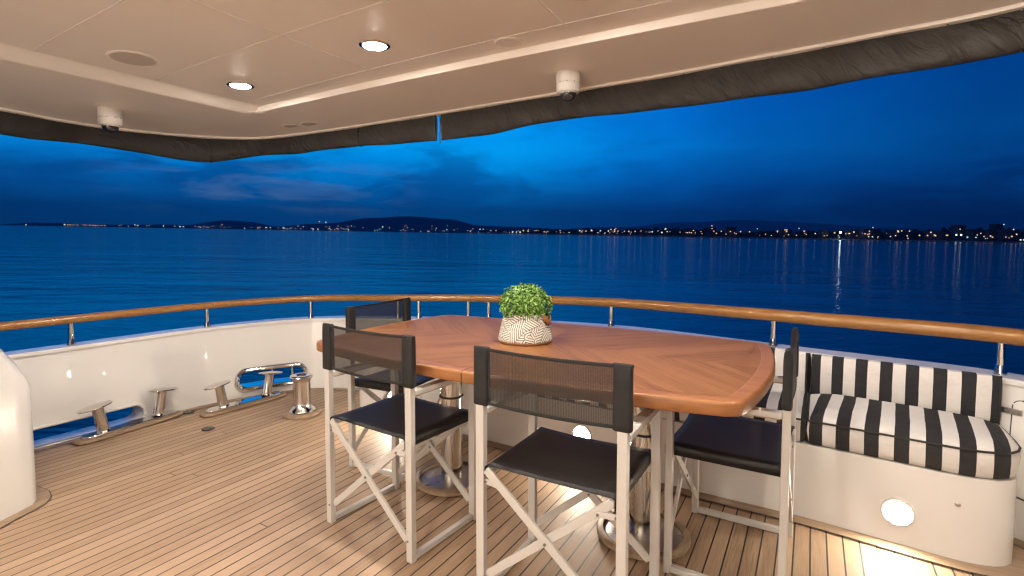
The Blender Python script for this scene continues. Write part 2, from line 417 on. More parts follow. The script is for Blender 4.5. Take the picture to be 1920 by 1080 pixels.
fl = MB().tube(ringpts(FA, -.012, FA[3]+.012, FA[4]+.012), .019, 10, closed=True).build('fairlead_rim', MAT['steel'], bul)
pr1, pr2 = ringpts(FA, -.01, FA[3]-.004, FA[4]-.004), ringpts(FA, .14, FA[3]-.004, FA[4]-.004)
n = len(pr1); mbx = MB(); mbx.add(pr1+pr2, [(k, (k+1) % n, n+(k+1) % n, n+k) for k in range(n)]); mbx.build('fairlead_sleeve', MAT['steel'], bul)
for sx in (.0, .16):
    MB().tube([arc(FA[0], FA[1]+sx, FA[2]-FA[4]/2, .03), arc(FA[0], FA[1]+sx, FA[2]+FA[4]/2, .03)], .012, 12).build('fairlead_roller', MAT['steel'], bul)
MB().tube(ringpts(SL, .004, SL[3]+.012, SL[4]+.012), .011, 8, closed=True).build('slot_rim', MAT['gelcoat'], bul)
cap = MB(); n = len(FOOT2); A, B = offset(FOOT2, -.066), offset(FOOT2, .085); vs = []
for i in range(n):
    t = zf(FOOT2[i].x); a, b_, c_ = A[i], B[i], A[i].lerp(B[i], .06); d_ = A[i].lerp(B[i], .94)
    vs += [(a.x, a.y, t-.022), (a.x, a.y, t-.007), (c_.x, c_.y, t), (d_.x, d_.y, t), (b_.x, b_.y, t-.007), (b_.x, b_.y, t-.022)]
fs = []
for i in range(n-1):
    for k in range(6): l = (k+1) % 6; fs.append((i*6+k, i*6+l, i*6+6+l, i*6+6+k))
cap.add(vs, fs); cap.build('cap', MAT['gelcoat'], bul, smooth=22)
# boarding gate in the bulwark, right of the bench
iG = near(.77, 2.93)
def gp(s, z, off=-.002): return arc(iG, s, z, off)
gpts = [(.40, .565)] + [(.02+.03-.03*sin(t), .535+.03*cos(t)) for t in [k*pi/12 for k in range(7)]] + [(.02, z) for z in (.5, .4, .3, .25)] + [(.02+.03-.03*cos(t), .20-.03*sin(t)) for t in [k*pi/12 for k in range(7)]] + [(.40, .17)]
gate = MB().tube([gp(s, z) for s, z in gpts], .0035, 6).build('gate_seam', MAT['rubber'], bul)
for z in (.515, .215):
    lt = MB().box((-.034, -.008, -.012), (.034, .004, .012)).build('gate_latch', MAT['steel_dull'], bul, bevel=.002)
    p = gp(.02, z, -.004); t = (gp(.07, z)-gp(0, z)); lt.location = p; lt.rotation_euler = (0, 0, atan2(t.y, t.x))
    MB().lathe([(0, 0), (.004, 0), (.004, .003), (0, .004)], 10, M=Matrix.Rotation(pi/2, 4, 'X')).build('latch_screw', MAT['steel_dull'], lt, loc=(-.02, -.009, 0))

# ------------------------------------------------------------------ hand rail
rp = []; rr = []
for p in FOOT2:
    r_ = .0275 + .0100*max(0, min(1, (p.x+4)/4.7)); rp.append((p.x, p.y, zf(p.x)+.135+r_*.95)); rr.append(r_)
rail = MB().tube(rp, rr, 18, sq=(1.12, .95)).build('handrail', MAT['rail_teak'])
tag(rail, 'varnished teak handrail on steel posts running round the stern', 'handrail')
for (u, v) in ((-3.995, .62), (-3.99, 1.37), (-3.95, 2.19), (-3.62, 2.87), (-2.92, 3.17), (-2.75, 3.22), (-2.35, 3.35), (-2.18, 3.40), (-1.2, 3.45), (-.173, 3.16), (.713, 2.97), (1.105, 1.6)):
    i = near(u, v); z0 = zf(u); q = FOOT2[i]
    t = (FOOT2[i+1]-FOOT2[i-1]).normalized(); dd = (Vector((u, v))-q).dot(t); q = q + t*dd
    st = MB().tube([(0, 0, 0), (0, 0, .15)], .0145, 16).build('stanchion', MAT['steel'], rail, loc=(q.x, q.y, z0))
    MB().lathe([(.024, 0), (.024, .004), (.0185, .034), (.0175, .040), (.0147, .040)], 20).build('stanchion_foot', MAT['steel'], st)
for (u, v) in ((-2.98, 3.14), (-2.33, 3.36)):
    i = near(u, v); t = (FOOT2[i+1]-FOOT2[i-1]).normalized(); c0 = Vector(rp[i]); r_ = rr[i]*1.02
    a = c0 - Vector((t.x, t.y, 0))*.0015; b_ = c0 + Vector((t.x, t.y, 0))*.0015
    MB().tube([a, b_], r_, 18, sq=(1.12, .95)).build('joint_line', MAT['black_plastic'], rail)

# ------------------------------------------------------------------ bench, seen along the stern
def prism(poly, z0, z1, name, mat, parent=None, bevel=0, **k):
    n = len(poly); mb = MB()
    mb.add([(p[0], p[1], z0) for p in poly] + [(p[0], p[1], z1) for p in poly], [tuple(range(n-1, -1, -1)), tuple(range(n, 2*n))] + [(i, (i+1) % n, n+(i+1) % n, n+i) for i in range(n)])
    return mb.build(name, mat, parent, bevel=bevel, **k)
i1, i2 = near(-2.92, 3.17), near(.76, 2.94)
backline = [INN[i] for i in range(i1, i2+1)]
rc = [(.46, 2.513), (.52, 2.508), (.575, 2.513), (.62, 2.527), (.655, 2.55), (.682, 2.585), (.697, 2.63), (.70, 2.69)]
frontR = [Vector((0, 2.567)), Vector((.23, 2.54))] + [Vector(p) for p in rc]
frontL = [Vector((-2.88, 2.80)), Vector((-2.885, 2.72)), Vector((-2.85, 2.67)), Vector((-2.78, 2.645)), Vector((-1.7, 2.60)), Vector((-.85, 2.575))]
benchpoly = frontL + frontR + [Vector((.70, 2.91))] + [Vector((p.x, p.y)) for p in reversed(backline) if p.x < .66 and p.x > -2.85]
bench = prism(benchpoly, 0, .332, 'bench_base', MAT['gelcoat'], smooth=35)
tag(bench, 'curved white moulded bench base along the stern with round lit courtesy lights', 'bench')
bf = [p for p in frontL[2:]] + frontR
strip('margin_board', offset(bf, -.0), offset(bf, -.068), .006, MAT['margin_x'], deck)
strip('margin_seam', offset(bf, -.068), offset(bf, -.0735), .0055, MAT['black_plastic'], deck)
def on_front(x):
    for a, b_ in zip(bf, bf[1:]):
        if a.x <= x <= b_.x:
            p = a.lerp(b_, (x-a.x)/(b_.x-a.x)); t = (b_-a).normalized(); return p, atan2(t.y, t.x)
for k, (x_, z_) in enumerate(((.325, .135), (-1.055, .168), (-2.49, .175))):
    p, a = on_front(x_)
    M = Matrix.Rotation(pi/2, 4, 'X')
    cl = MB().lathe([(.0, -.002), (.056, -.002), (.056, .006), (.052, .009), (.046, .009), (.046, .006), (0, .006)], 36, M=M).build('courtesy_light', MAT['white_plastic'], bench, loc=(p.x, p.y, z_), rot=(0, 0, a))
    MB().lathe([(0, .008), (.0455, .008), (.045, .0105), (0, .012)], 36, M=M).build('lens', MAT['court'], cl)
p, a = on_front(.505)
MB().lathe([(0, 0), (.008, 0), (.008, .003), (.004, .004), (0, .004)], 16, M=Matrix.Rotation(pi/2, 4, 'X')).build('drain_plug', MAT['steel_dull'], bench, loc=(p.x, p.y, .222), rot=(0, 0, a))

def cushion(name, poly, rings, mat, org, ang, pipe=None, label=None, cat='cushion', group=None):
    """poly ccw outline in boat coordinates, rings (z, inset); local x runs along the bench."""
    R = Matrix.Rotation(-ang, 2)
    P = [R @ (Vector(p)-Vector(org)) for p in poly]
    mb = MB(); n = len(P); vs = []
    for z, ins in rings:
        x0, x1 = min(q.x for q in P), max(q.x for q in P); ymin = min(q.y for q in P); e = max(0, ins-.03)
        for q in offsetc(P, min(ins, .03)):
            qx, qy = q.x, q.y
            if e: qx = min(max(qx, x0+.03+e), x1-.03-e); qy = max(qy, ymin+.035+e)
            vs.append((qx, qy, z))
    fs = [tuple(range(n-1, -1, -1))]
    for r_ in range(len(rings)-1):
        for i in range(n): fs.append((r_*n+i, r_*n+(i+1) % n, (r_+1)*n+(i+1) % n, (r_+1)*n+i))
    fs.append(tuple(range((len(rings)-1)*n, len(rings)*n)))
    mb.add(vs, fs); o = mb.build(name, mat, loc=(org[0], org[1], 0), rot=(0, 0, ang), smooth=60)
    if pipe:
        for z, ins in pipe: MB().tube([(q.x, q.y, z) for q in offsetc(P, ins)], .0045, 8, closed=True).build('piping', MAT['piping'], o)
    tag(o, label, cat, group); return o
def dense(P, step=.035):
    out = []
    for a, b_ in zip(P, P[1:]+P[:1]):
        m = max(1, int((b_-a).length/step))
        out += [a.lerp(b_, k/m) for k in range(m)]
    return out
seat_rings = [(.334, .018), (.340, .006), (.36, .0), (.40, -.006), (.432, -.002), (.44, .0), (.452, .006), (.463, .03), (.470, .065), (.476, .11), (.478, .15)]
angR = atan2(2.513-2.567, .46)
sr = [Vector((.006, 2.569)), Vector((.23, 2.542))] + [Vector(p) for p in rc[:-1]] + [Vector((.702, 2.72)), Vector((.703, 2.87)), Vector((.35, 2.95)), Vector((.01, 2.99)), Vector((.008, 2.8))]
cushion('seat_cushion', dense(sr), seat_rings, MAT['stripe_r'], (0, 2.57), angR, [(.44, -.002)], 'black and white striped seat cushion with rounded end nearest the gate')
sl = [Vector((-2.82, 2.66)), Vector((-1.7, 2.60)), Vector((-.85, 2.575)), Vector((-.006, 2.569)), Vector((-.004, 2.8)), Vector((-.01, 3.045))] + [Vector((p.x, p.y-.02)) for p in reversed(backline) if -2.75 < p.x < -.1]
cushion('seat_cushion', dense(sl), seat_rings, MAT['stripe_l'], (0, 2.57), atan2(2.567-2.60, 1.7), [(.44, -.002)], 'long black and white striped seat cushion behind the dining table')
def backcush(pts, mat, org, ang, label, zt=.655, th=.062):
    fr_ = [Vector(p) for p in pts]; bk = offset(fr_, th)
    nz = 9; mb = MB(); R = Matrix.Rotation(-ang, 2); vs = []; m = len(fr_)
    prof = []
    for k in range(nz+1): t = k/nz; prof.append((.455+(zt-.455)*t, .016*(1-sin(pi*t)**.5)))
    ring = []
    for i in range(m):
        e = min(i, m-1-i)/(m-1); pz = .014*(1-min(1, e*14)**.5)
        col = []
        for z, ins in prof: q = fr_[i].lerp(bk[i], (ins+pz)/th); col.append((q, z))
        for z, ins in reversed(prof): q = fr_[i].lerp(bk[i], 1-(ins*.6+pz)/th); col.append((q, z))
        ring.append(col)
    k_ = len(ring[0])
    for col in ring:
        for q, z in col: w_ = R @ (q-Vector(org)); vs.append((w_.x, w_.y, z + (zf(q.x)-.647)*(z-.455)/.2))
    fs = [(i*k_+j, i*k_+(j+1) % k_, (i+1)*k_+(j+1) % k_, (i+1)*k_+j) for i in range(m-1) for j in range(k_)]
    fs += [tuple(range(k_)), tuple((m-1)*k_+j for j in range(k_-1, -1, -1))]
    mb.add(vs, fs); o = mb.build('back_cushion', mat, loc=(org[0], org[1], 0), rot=(0, 0, ang), smooth=60)
    for e in (0, m-1):
        MB().tube([vs[e*k_+j] for j in range(k_)], .004, 8, closed=True).build('piping', MAT['piping'], o)
    tag(o, label, 'cushion'); return o
brf = dense([Vector((.014, 2.965)), Vector((.20, 2.93)), Vector((.45, 2.865)), Vector((.675, 2.785))], .03)[:-8]
brf = [Vector((.014, 2.948)).lerp(Vector((.690, 2.850)), k/22) + Vector((0, .008*sin(pi*k/22))) for k in range(23)]
backcush(brf, MAT['stripe_b'], (0, 2.57), angR, 'short striped back cushion standing against the bulwark at the right')
bl_ = [Vector((p.x, p.y-.085)) for p in backline if -2.7 < p.x < -.03] + [Vector((-.016, 2.965))]
backcush(bl_, MAT['stripe_l'], (0, 2.57), -.02, 'long curved striped back cushion against the stern behind the table')

# ------------------------------------------------------------------ table
TC = (-1.09, 2.11)
def edge_pts():
    P = []
    def seg(a, b_, bulge, n):   # quadratic bow
        a, b_ = Vector(a), Vector(b_); d = b_-a; nn = Vector((d.y, -d.x)).normalized()
        for k in range(n): t = k/n; P.append(a + d*t + nn*bulge*4*t*(1-t))
    c = [(-.935, -.495), (.925, -.495), (.925, .545), (-.935, .545)]
    seg(c[0], c[1], .105, 24); seg(c[1], c[2], .055, 14); seg(c[2], c[3], .06, 24); seg(c[3], c[0], .055, 14)
    return P
TE = edge_pts()
def roundc(P, it=2):
    for _ in range(it):
        n = len(P); Q = []
        for i in range(n):
            a, b_, c_ = P[i-1], P[i], P[(i+1) % n]
            if (b_-a).normalized().dot((c_-b_).normalized()) < .93: Q += [b_.lerp(a, .33), b_.lerp(c_, .33)]
            else: Q.append(b_)
        P = Q
    return P
TE = roundc(TE, 2)
table = empty('dining_table', (TC[0], TC[1], 0))
tag(table, 'boat-shaped teak dining table on two steel columns, centre of the deck', 'table')
prof = [(.703, .05), (.703, .010), (.706, .003), (.711, 0), (.739, 0), (.746, .0025), (.7495, .0075), (.750, .014)]
mb = MB(); n = len(TE); vs = []
for z, ins in prof: vs += [(q.x, q.y, z) for q in offsetc(TE, ins)]
inn = offsetc(TE, .050); vs += [(q.x, q.y, .750) for q in inn]
fs = [tuple(range(n-1, -1, -1))]
for r_ in range(len(prof)): fs += [(r_*n+i, r_*n+(i+1) % n, (r_+1)*n+(i+1) % n, (r_+1)*n+i) for i in range(n)]
fs.append(tuple(range(len(prof)*n, len(prof)*n+n)))
mb.add(vs, fs); mb.build('tabletop', MAT['border_teak'], table, smooth=60)
mb = MB(); q = offsetc(TE, .0515); mb.add([(p.x, p.y, .7512) for p in q], [tuple(range(n))]); mb.build('inlay', MAT['inlay'], table, smooth=0)
sa_, sb_ = offsetc(TE, .0490), offsetc(TE, .0515)
mb = MB(); mb.add([(p.x, p.y, .7508) for p in sa_]+[(p.x, p.y, .7508) for p in sb_], [(i, (i+1) % n, n+(i+1) % n, n+i) for i in range(n)]); mb.build('inlay_line', MAT['rail_teak'], table, smooth=0)
mb = MB().box((-.0012, -.602, .7015), (-.0002+.0012, -.5999, .742)).box((-.001, -.599, .7494), (.001, -.53, .7507)); mb.build('leaf_joint', MAT['soil'], table, smooth=0)
for px_ in (-.47, .515):
    pd = MB().lathe([(.055, .018), (.055, .70), (.05, .702)], 40).build('pedestal', MAT['steel'], table, loc=(px_, -.035, 0))
    MB().lathe([(.0, .702), (.12, .695), (.12, .701), (0, .7025)], 32).build('mounting_plate', MAT['steel_dull'], pd)
    MB().lathe([(.056, .018), (.150, .018), (.156, .016), (.160, .012), (.160, .006), (0, .006)], 48).build('base_disc', MAT['steel_dull'], pd)
    MB().lathe([(0, .0065), (.188, .0065), (.188, .022), (.183, .026), (.172, .028), (.163, .028), (.163, .0068)], 48).build('teak_ring', MAT['pad_teak'], pd)
    MB().tube([(.057*cos(t), .057*sin(t), .44) for t in [k*pi/16 for k in range(32)]], .005, 8, closed=True).build('rubber_ring', MAT['rubber'], pd)

# ------------------------------------------------------------------ director chairs
def make_chair(H=.87):
    w, d = .4905, .3732; hx, hy = w/2, d/2
    root = empty('director_chair')
    for sx in (-1, 1):
        MB().box((-.0155, -.0125, 0), (.0155, .0125, H-.012)).build('leg', MAT['alu'], root, loc=(sx*hx, -hy, 0), bevel=.0025)
        MB().box((-.0155, -.0125, 0), (.0155, .0125, .641)).build('leg', MAT['alu'], root, loc=(sx*hx, hy, 0), bevel=.0025)
        MB().box((-.011, -hy+.0125, .004), (.011, hy-.0125, .026)).build('foot_rail', MAT['alu'], root, loc=(sx*hx, 0, 0), bevel=.002)
        ar = MB().box((-.019, -hy+.0125, .642), (.019, hy+.022, .662)).build('armrest', MAT['alu'], root, loc=(sx*hx, 0, 0), bevel=.003)
        MB().box((-.0155, -hy+.02, .638), (.0155, hy-.014, .6415)).build('lit_brown_strip', MAT['arm_lit_brown'], ar, smooth=0)  # brown light on the arm's lower face, put in as a coloured strip
        MB().box((-.008, -hy-.01, -.010), (.008, hy+.018, .010)).build('seat_rail', MAT['alu'], root, loc=(sx*(hx-.031), 0, .452), bevel=.002)
        for sy in (-1, 1):
            bk = MB().bar((sx*(hx-.016), sy*hy, .413), (sx*(hx-.085), sy*hy, .406), .018, .006, (0, 1, 0)).build('bracket', MAT['alu'], root, bevel=.001)
            for xx in (.018, .075):
                MB().tube([(sx*(hx-xx), sy*(hy+.002), .4125-(xx-.016)*.1), (sx*(hx-xx), sy*(hy+.0075), .4125-(xx-.016)*.1)], .0045, 10).build('rivet', MAT['bolt'], bk)
            MB().tube([(sx*hx-.006*sx, sy*(hy+.0125), .082), (sx*hx-.006*sx, sy*(hy+.0155), .082)], .004, 10).build('rivet', MAT['bolt'], root)
    for y0, k in ((-hy, 1), (hy, -1)):
        for sgn, off in ((1, -.007), (-1, .007)):
            a = (-sgn*(hx-.024), y0+off, .458); c_ = (sgn*(hx-.016), y0+off, .083)
            MB().bar(a, c_, .028, .011, (0, 1, 0)).build('brace', MAT['alu'], root, bevel=.0015)
        MB().tube([(0, y0-.016, .268), (0, y0+.016, .268)], .005, 10).build('rivet', MAT['bolt'], root)
    # sling seat
    nx, ny = 14, 10; mb = MB(); vs = []
    X = [-.228, -.2265] + [-.218+.436*i/nx for i in range(nx+1)] + [.2265, .228]
    def zz(i, x, y):
        if i == 0 or i == len(X)-1: return .436
        if i == 1 or i == len(X)-2: return .468
        return .476 - .005*(1-(x/.218)**2) + .003*sin(9*y+5*x)
    for i, x in enumerate(X):
        for j in range(ny+1):
            y = -hy-.010 + (d+.032)*j/ny; y += .012*(1-(x/.23)**2)*(1 if j == 0 else (-1 if j == ny else 0))
            vs.append((x, y, zz(i, x, y)))
    m_ = ny+1; fs = [(i*m_+j, (i+1)*m_+j, (i+1)*m_+j+1, i*m_+j+1) for i in range(len(X)-1) for j in range(ny)]
    mb.add(vs, fs); st = mb.build('seat', MAT['sling'], root, smooth=60)
    md = st.modifiers.new('t', 'SOLIDIFY'); md.thickness = .003; md.offset = -1
    # backrest: open cloth with hems, on two sleeves
    z0, z1 = .678, H; bm_ = MB(); nx, nz = 12, 5; vs = []
    for i in range(nx+1):
        x = -hx+.024 + (w-.048)*i/nx; bow = .008*(1-(2*i/nx-1)**2)
        for j in range(nz+1):
            z = z0+.006 + (z1-z0-.012)*j/nz - (.004*(1-(2*i/nx-1)**2) if j == nz else 0) - (.004*sin(pi*i/nx) if j == 0 else 0)
            vs.append((x, -hy-.006-bow, z))
    m_ = nz+1; bm_.add(vs, [(i*m_+j, (i+1)*m_+j, (i+1)*m_+j+1, i*m_+j+1) for i in range(nx) for j in range(nz)])
    br = bm_.build('backrest', MAT['mesh'], root, smooth=60)
    for j in (0, nz):
        MB().tube([vs[i*m_+j] for i in range(nx+1)], .0052, 8, sq=(.5, 1.1)).build('hem', MAT['black_fabric'], br)
    for sx in (-1, 1):
        zs = [z0-.004, z0, z0+.03, (z0+z1)/2, z1-.035, z1-.012, z1, z1+.001]
        rx = [.024, .0285, .0285, .028, .0275, .028, .031, .027]; ry = [.012, .0155, .0155, .015, .0150, .013, .008, .003]
        vs2 = []; n_ = 16
        for z, a, b2 in zip(zs, rx, ry):
            for k in range(n_):
                t = 2*pi*(k+.5)/n_; cx_, sy_ = cos(t), sin(t)
                e = .45; vs2.append((sx*(hx-.003) + a*math.copysign(abs(cx_)**e, cx_), -hy + b2*math.copysign(abs(sy_)**e, sy_), z))
        fs2 = [tuple(range(n_-1, -1, -1))] + [(r_*n_+k, r_*n_+(k+1) % n_, (r_+1)*n_+(k+1) % n_, (r_+1)*n_+k) for r_ in range(len(zs)-1) for k in range(n_)] + [tuple(range((len(zs)-1)*n_, len(zs)*n_))]
        m3 = MB(); m3.add(vs2, fs2); m3.build('sleeve', MAT['black_fabric'], br, smooth=50)
    return root
def put_chair(o, cx_, cy_, rz, label):
    o.location = (cx_, cy_, 0.001); o.rotation_euler = (0, 0, rz)
    tag(o, label, 'chair', 'director chairs around the table')
chair = make_chair()
put_chair(chair, -1.5153, 1.6560, -.0775, 'black director chair tucked in at the left half of the near side of the table')
c2 = copy_tree(chair); put_chair(c2, -.6996, 1.6091, .0021, 'black director chair nearest the camera, its back just below the pot')
c3 = copy_tree(chair); put_chair(c3, -.2403, 2.1323, 1.5594, 'black director chair seen side-on at the right end of the table')
c4 = copy_tree(chair); put_chair(c4, -1.955, 2.19, -1.50, 'black director chair at the far left end of the table, half hidden behind it')

# ------------------------------------------------------------------ basil in its pot
PX, PY_, PZ = -1.156, 2.117, .7515
pot = MB().lathe([(0, .004), (.122, .004), (.1285, .012), (.128, .02), (.120, .055), (.108, .105), (.0985, .135), (.0945, .136), (.092, .130), (.100, .10), (0, .10)], 56).build('plant_pot', MAT['pot'], loc=(PX, PY_, PZ), smooth=50)
tag(pot, 'cream pot with carved leaf pattern and brown leather handles on the table', 'pot')
MB().lathe([(0, 0), (.120, 0), (.1265, .003), (.1285, .009), (.1270, .0125)], 48).build('base_rim', MAT['leather'], pot)
MB().lathe([(0, .1015), (.0965, .1015), (.05, .108), (0, .112)], 24).build('soil', MAT['soil'], pot)
for a0 in (YAW-.42, YAW+pi-.95):
    ca_, sa_2 = cos(a0), sin(a0); pts = []
    for k in range(13):
        t = pi*k/12; w_ = .034*cos(t); out = .101+.020*sin(t); z = .118-.022*sin(t)+.010*abs(cos(t))
        pts.append((ca_*out - sa_2*w_, sa_2*out + ca_*w_, z))
    MB().tube(pts, .006, 10, sq=(.7, 1.7)).build('handle', MAT['leather'], pot)
mb = MB(); rnd = random.Random(3)
for k in range(3400):
    # dense rounded head of small leaves with stems beneath
    t = rnd.uniform(0, 2*pi); h_ = rnd.random()
    ph = math.acos(1-1.75*h_)
    rr_ = rnd.uniform(.80, 1.04) if rnd.random() < .72 else rnd.uniform(.3, .8)
    lump = 1+.05*sin(5*t+2)*sin(3*ph)+.04*sin(9*t)
    rx = .120*lump; rz = .096*lump
    c_ = Vector((rx*rr_*sin(ph)*cos(t), rx*rr_*sin(ph)*sin(t), .085+.088+rz*rr_*cos(ph)))
    if c_.z < .10: c_.x *= .7; c_.y *= .7; c_.z = rnd.uniform(.10, .13)
    nrm = Vector((c_.x, c_.y, (c_.z-.13)*1.0)).normalized()
    nrm = (nrm + Vector((rnd.uniform(-1, 1), rnd.uniform(-1, 1), rnd.uniform(-.4, 1.2)))*.75).normalized()
    a = nrm.orthogonal().normalized(); a.rotate(Quaternion(nrm, rnd.uniform(0, 6.28))); b_ = nrm.cross(a)
    l = rnd.uniform(.0055, .0095); w_ = l*.55
    mb.add([c_-a*l, c_-a*l*.2+b_*w_+nrm*.0015, c_+a*l*.55+b_*w_*.6, c_+a*l-nrm*.002, c_+a*l*.55-b_*w_*.6, c_-a*l*.2-b_*w_+nrm*.0015, c_+a*l*.1-nrm*.0022],
           [(0, 1, 6), (1, 2, 6), (2, 3, 6), (3, 4, 6), (4, 5, 6), (5, 0, 6)])
basil = mb.build('basil_plant', MAT['basil'], loc=(PX, PY_, PZ), smooth=0)
tag(basil, 'round bushy green basil plant growing in the carved pot', 'plant')
mb = MB()
for k in range(26):
    t = rnd.uniform(0, 6.28); q = rnd.uniform(0, .06); r1 = rnd.uniform(.3, 1.5)
    mb.tube([(q*cos(t), q*sin(t), .10), (q*r1*cos(t)*1.2, q*r1*sin(t)*1.2, .15), (q*1.7*cos(t), q*1.7*sin(t), .2)], .0016, 5)
mb.build('stem', paint('basil_stem', (.08, .13, .03), .6), basil)

# ------------------------------------------------------------------ mooring gear
def cleat(cx_, cy_, rz, label):
    root = empty('mooring_cleat', (cx_, cy_, 0), rz)    # local y along the cleat
    pl = []
    for k in range(40):
        t = 2*pi*k/40; c_, s_ = cos(t), sin(t); pl.append((.058*math.copysign(abs(c_)**.55, c_), .305*math.copysign(abs(s_)**.35, s_)))
    prism([(a*1.10, b_*1.05) for a, b_ in pl], .0045, .024, 'teak_pad', MAT['pad_teak'], root, bevel=.006)
    pts = [(.040, -.255), (.048, -.235), (.050, 0), (.048, .235), (.040, .255), (.018, .285), (-.018, .285), (-.040, .255), (-.048, .235), (-.05, 0), (-.048, -.235), (-.040, -.255), (-.018, -.285), (.018, -.285)]
    prism(pts, .0245, .040, 'base_plate', MAT['steel'], root, bevel=.004)
    for s_ in (-1, 1):
        y0 = s_*.165; top = Vector((0, y0+s_*.028, .200))
        po = MB().tube([(0, y0, .040), (0, y0+.0015*s_, .046), (0, y0+.002*s_, .052), (0, y0+s_*.024, .175), (0, y0+s_*.027, .197)], [.041, .038, .033, .031, .034], 28).build('post', MAT['steel'], root)
        M = Matrix.Rotation(radians(-7*s_), 4, 'X')
        MB().lathe([(0, -.004), (.7, -.004), (.95, 0), (1, .004), (.95, .008), (.6, .012), (0, .014)], 36, c=(0, top.y+s_*.012, top.z), M=M @ Matrix.Diagonal((.052, .098, 1, 1))).build('cap', MAT['steel'], po)
    tag(root, label, 'cleat', 'mooring cleats beside the bulwark'); return root
cleat(-3.795, 1.60, .10, 'polished steel mooring cleat in front of the long open slot, left')
cleat(-3.60, 2.26, .02-.06, 'polished steel mooring cleat in front of the steel-rimmed fairlead')
bo = empty('mooring_bollard', (-3.08, 2.35, 0)); tag(bo, 'single round polished steel bollard with open top on a teak pad', 'bollard')
MB().lathe([(0, .0045), (.130, .0045), (.130, .018), (.124, .024), (0, .024)], 40).build('teak_pad', MAT['pad_teak'], bo)
MB().lathe([(0, .0245), (.086, .0245), (.089, .031), (.086, .038), (.076, .047), (.067, .058), (.062, .078), (.060, .10), (.059, .235), (.063, .252), (.074, .262), (.078, .270), (.076, .278), (.066, .281), (.040, .281), (.030, .276), (.028, .24), (0, .235)], 44).build('barrel', MAT['steel'], bo)
for (u, v, lab) in ((-3.35, 1.84, 'small black deck drain in the open planking right of the left cleat'), (-3.80, 1.955, 'small black deck drain against the margin board between the two cleats')):
    dr = MB().lathe([(0, .004), (.036, .004), (.038, .0065), (.033, .0085), (.031, .006), (0, .006)], 28).build('deck_drain', MAT['rubber'], loc=(u, v, 0))
    tag(dr, lab, 'drain')
    for k in range(5):
        MB().box((-.026+.0, -.021+k*.0105-.002, .006), (.026, -.021+k*.0105+.002, .008)).build('grate_bar', MAT['steel_dull'], dr)

# ------------------------------------------------------------------ white moulded pillar at the left edge
pp = [Vector(p) for p in ((-2.90, .718), (-2.62, .30), (-2.62, -.6), (-3.60, -.6), (-3.60, .60), (-3.45, .80), (-3.05, .93))]
pp = [Vector(p) for p in ((-2.815, .42), (-2.815, -.9), (-3.52, -.9), (-3.52, .78), (-3.40, .90), (-3.19, .925), (-3.12, .91), (-3.075, .88), (-3.05, .83), (-3.012, .755))]
pp = pp[::-1]
n = len(pp); mb = MB(); vs = []
for rz_ in range(1):
    pass
def ztop(p): return .635 + (.88-p.y)*1.5
for p in pp: vs.append((p.x, p.y, 0.003))
for p in pp: vs.append((p.x, p.y, min(1.35, ztop(p))-.02-.035))
for ins, dz in ((.005, .022), (.016, .040), (.032, .052), (.055, .060)):
    for p in offsetc(pp, ins): vs.append((p.x, p.y, min(1.35, ztop(p))-.055+dz))
fs = [(r_*n+i, r_*n+(i+1) % n, (r_+1)*n+(i+1) % n, (r_+1)*n+i) for r_ in range(5) for i in range(n)] + [tuple(range(n)), tuple(range(5*n, 6*n))]
mb.add(vs, fs); pil = mb.build('moulded_pillar', MAT['gelcoat'], smooth=60); tag(pil, 'white moulded stair side with sloping top at the left edge', 'pillar')
ppc = pp
o1 = offsetc(ppc, -.05); o2 = offsetc(ppc, -.054); n = len(ppc)
mb = MB(); mb.add([(p.x, p.y, .005) for p in o1]+[(p.x, p.y, .005) for p in ppc], [(i, (i+1) % n, n+(i+1) % n, n+i) for i in range(n)]); mb.build('margin_board', MAT['pad_teak'], deck, smooth=0)
mb = MB(); mb.add([(p.x, p.y, .0045) for p in o2]+[(p.x, p.y, .0045) for p in o1], [(i, (i+1) % n, n+(i+1) % n, n+i) for i in range(n)]); mb.build('margin_seam', MAT['black_plastic'], deck, smooth=0)

# ------------------------------------------------------------------ ceiling (underside of the upper deck) with camber
TR = .032
def zc(u): return 2.09 - .0107*(u+1.4)**2
ED = [(-4.0, -3.2), (-4.0, -1.2), (-4.04, .3), (-4.104, 1.127), (-4.151, 1.388), (-4.139, 1.669), (-4.063, 1.963), (-3.997, 2.112), (-3.911, 2.26), (-3.719, 2.479), (-3.381, 2.604), (-2.829, 2.697), (-2.165, 2.745), (-1.832, 2.753), (-1.251, 2.75), (-.635, 2.71), (-.218, 2.647), (.197, 2.571), (.601, 2.464), (1.0, 2.2), (1.15, 1.6), (1.2, .6), (1.2, -3.2)]
ZB = {0: 1.84, 1: 1.84, 2: 1.838, 3: 1.838, 4: 1.850, 5: 1.851, 6: 1.828, 7: 1.820, 8: 1.819, 9: 1.875, 10: 1.886, 11: 1.898, 12: 1.887, 13: 1.889, 14: 1.912, 15: 1.890, 16: 1.882, 17: 1.877, 18: 1.871, 19: 1.87, 20: 1.86, 21: 1.86, 22: 1.86}
EC = resample(catmull([Vector((a, b_, ZB[i])) for i, (a, b_) in enumerate(ED)], 8), .05)
E2 = [Vector((p.x, p.y)) for p in EC]
